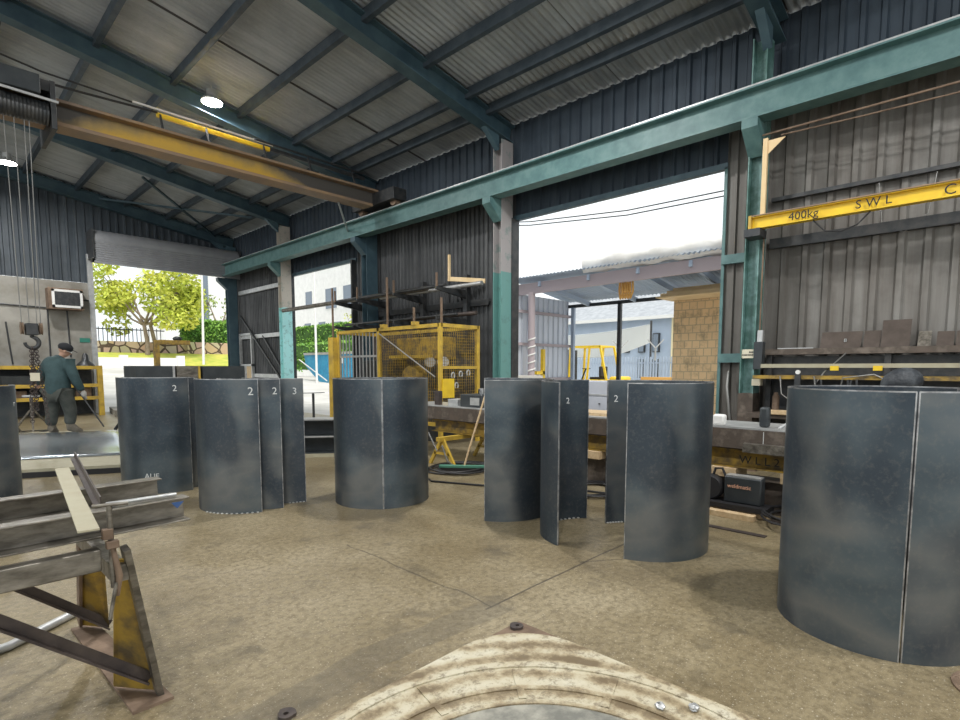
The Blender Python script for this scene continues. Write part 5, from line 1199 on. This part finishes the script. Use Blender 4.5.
for i in range(5): sgm.tube([(12.55, 6.75+.07*i, 3.50), (12.52, 6.72+.07*i, 3.2), (12.55, 6.80+.07*i, 3.05), (12.6, 6.86+.07*i, 3.25), (12.55, 6.82+.07*i, 3.5)], .03, 6)
tag(sgm.build('hanging_slings', M['orange']), 'bundle of orange slings hanging under the shed roof', 'slings')
# forklift
fk = thing('forklift', 'yellow forklift with open overhead guard in the yard', 'forklift', (18, 11.4, 0))
f0 = Vector((17.6, 10.9, 0))
def FB(a, b): return MB().box((f0.x+a[0], f0.y+a[1], a[2]), (f0.x+b[0], f0.y+b[1], b[2]))
FB((0, -.55, .25), (1.1, .75, .85)).build('chassis', M['brightyellow'], fk, bevel=.04); FB((.1, -.95, .45), (1.0, -.50, .98)).build('counterweight', M['brightyellow'], fk, bevel=.08)
g_ = MB()
for x in (.05, 1.05):
    g_.bar((f0.x+x, f0.y+1.2, .8), (f0.x+x, f0.y+1.15, 2.1), .07); g_.bar((f0.x+x, f0.y-.45, .8), (f0.x+x, f0.y-.15, 2.1), .07); g_.bar((f0.x+x, f0.y+1.18, 2.1), (f0.x+x, f0.y-.18, 2.1), .07); g_.bar((f0.x+x, f0.y+.4, .85), (f0.x+x, f0.y+.3, 2.1), .06)
for y in (1.15, .7, .25, -.15): g_.bar((f0.x+.05, f0.y+y, 2.1), (f0.x+1.05, f0.y+y, 2.1), .06)
g_.build('overhead_guard', M['brightyellow'], fk)
m_ = MB()
for x in (.25, .85): m_.bar((f0.x+x, f0.y+1.45, .1), (f0.x+x, f0.y+1.45, 2.0), .09)
m_.build('mast', M['darkmetal'], fk)
for x in (.05, 1.05):
    for y in (-.55, .95): MB().lathe((f0.x+x-.1, f0.y+y, .27), [(.14, 0), (.28, .02), (.29, .1), (.28, .18), (.14, .2)], 20, 'x').build('wheel', M['black'], fk)
FB((.3, .0, .85), (.8, .45, .95)).build('seat', M['black'], fk, bevel=.03); FB((.3, -.05, .95), (.8, .05, 1.35)).build('seat_back', M['black'], fk, bevel=.03)
MB().lathe((f0.x+.55, f0.y+.75, 1.25), [(.15, 0), (.17, .015), (.15, .03)], 20).build('steering_wheel', M['black'], fk); MB().tube([(f0.x+.55, f0.y+.95, .85), (f0.x+.55, f0.y+.78, 1.25)], .03).build('steering_column', M['black'], fk)
for x in (.3, .8): MB().box((f0.x+x-.06, f0.y+1.5, .06), (f0.x+x+.06, f0.y+2.5, .1)).build('fork', M['darkmetal'], fk)
# house beyond
hs_ = thing('house', 'blue grey house with grey tiled hip roof beyond the yard', 'house', (33, 14, 0))
MB().box((30, 13.6, 0), (40, 27, 4.2)).build('walls', M['bluehouse'], hs_); MB().box((29.9, 11.9, 0), (36, 13.6, 4.2)).build('end_wall', mat('cream_render', (.78, .68, .42), .7), hs_)
e_ = 4.2; r0, r1 = 11.2, 28.0
MB().add([(29.4, r0, e_), (41, r0, e_), (41, r1, e_), (29.4, r1, e_), (35, 16.2, 6.9), (35, 22.5, 6.9)], [(0, 3, 2, 1), (0, 1, 4), (1, 2, 5, 4), (2, 3, 5), (3, 0, 4, 5)]).build('roof', M['tile'], hs_, smooth=False)
MB().box((29.3, r0, e_-.12), (29.5, r1, e_+.06)).build('gutter', M['whitesteel'], hs_)
for y, z in ((14.3, 2.2), (15.2, 2.2), (16.2, 2.2), (14.3, .7), (15.2, .7), (12.4, 2.2), (12.9, 2.2)): w_ = MB().box((29.85, y, z), (30.05, y+.4, z+1.1)).build('window', M['darkmetal'], hs_); MB().box((29.82, y+.05, z+.05), (29.85, y+.35, z+1.05)).build('pane', M['glass'], w_)
# shade sail
n = 16; vs = []; fs = []
cs = [Vector((24, 17.2, 3.0)), Vector((24, 11.9, 3.35)), Vector((26.5, 13.2, 2.6)), Vector((25, 17.0, 1.9))]
for i in range(n+1):
    for j in range(n+1):
        a, b = i/n, j/n; p = cs[0]*(1-a)*(1-b)+cs[1]*a*(1-b)+cs[2]*a*b+cs[3]*(1-a)*b; p = p-Vector((0, 0, .55*sin(pi*a)*(.3+.7*b)*.6)); vs.append(p)
for i in range(n):
    for j in range(n): q = i*(n+1)+j; fs.append((q, q+1, q+n+2, q+n+1))
so_ = MB().add(vs, fs).build('shade_sail', M['sail'], ang=80); so_.modifiers.new('s', 'SOLIDIFY').thickness = .01
tag(so_, 'white shade sail stretched in front of the blue grey house', 'shade sail')
for x, y, z, d in ((24, 17.2, 3.0, 'left pole of the shade sail'), (24, 11.9, 3.4, 'right pole of the shade sail')):
    tag(MB().cyl((x, y, -.02), (x, y, z+.1), .05, 10).build('sail_pole', M['darkmetal']), d, 'pole')
# palisade fence with barbed posts
pf = thing('yard_fence', 'blue grey palisade fence along the back of the yard', 'fence', (21, 11, 0)); k = MB()
for i in range(46): y = 8.2+i*.13; k.box((21, y-.03, -.02), (21.03, y+.03, 1.75))
k.build('pales', M['bluehouse'], pf)
for z in (.3, 1.5): MB().box((21.03, 8.2, z-.03), (21.07, 14.2, z+.03)).build('rail', M['bluehouse'], pf)
k = MB()
for y in (8.6, 10.2, 11.8): k.bar((21.0, y, 1.6), (21.0, y, 2.1), .05); k.bar((21.0, y, 2.1), (20.8, y+.25, 2.45), .04); k.bar((21.0, y, 2.1), (21.2, y-.25, 2.45), .04)
k.build('barb_arms', M['galv'], pf)
small('orange_barrier', (19.4, 8.6, .2), (19.5, 10.0, .95), 'orange', 'orange patterned barrier board by the yard fence', 'barrier')
small('cable_drum_box', (19.9, 9.0, -.02), (20.4, 10.2, .7), 'darkmetal', 'dark crate on the ground beside the orange barrier', 'crate')
yp = thing('yellow_post', 'small yellow rail post before the ribbed shed wall', 'post', (11, 9.9, 0))
MB().box((13.0, 9.85, -.02), (13.1, 9.95, 1.85)).build('post', M['brightyellow'], yp); MB().box((12.7, 9.85, 1.10), (13.1, 9.95, 1.2)).build('arm', M['brightyellow'], yp)
small('concrete_tank', (11.0, 9.3, -.02), (12.26, 10.1, 1.08), 'yardconc', 'pale concrete plinth at the foot of the ribbed shed wall', 'plinth')
for k_, (z0, z1) in enumerate(((4.55, 4.35), (4.70, 4.42))):
    pts = [(13.0, 20-3.2*i, 7.6-.05*i-(2.2-.12*k_)*sin(pi*i/9)) for i in range(10)]
    tag(MB().tube(pts, .015, 6).build('overhead_wire', M['cable']), ('lower', 'upper')[k_]+' black overhead wire sagging at the top of the big doorway', 'wire', 'overhead wires')
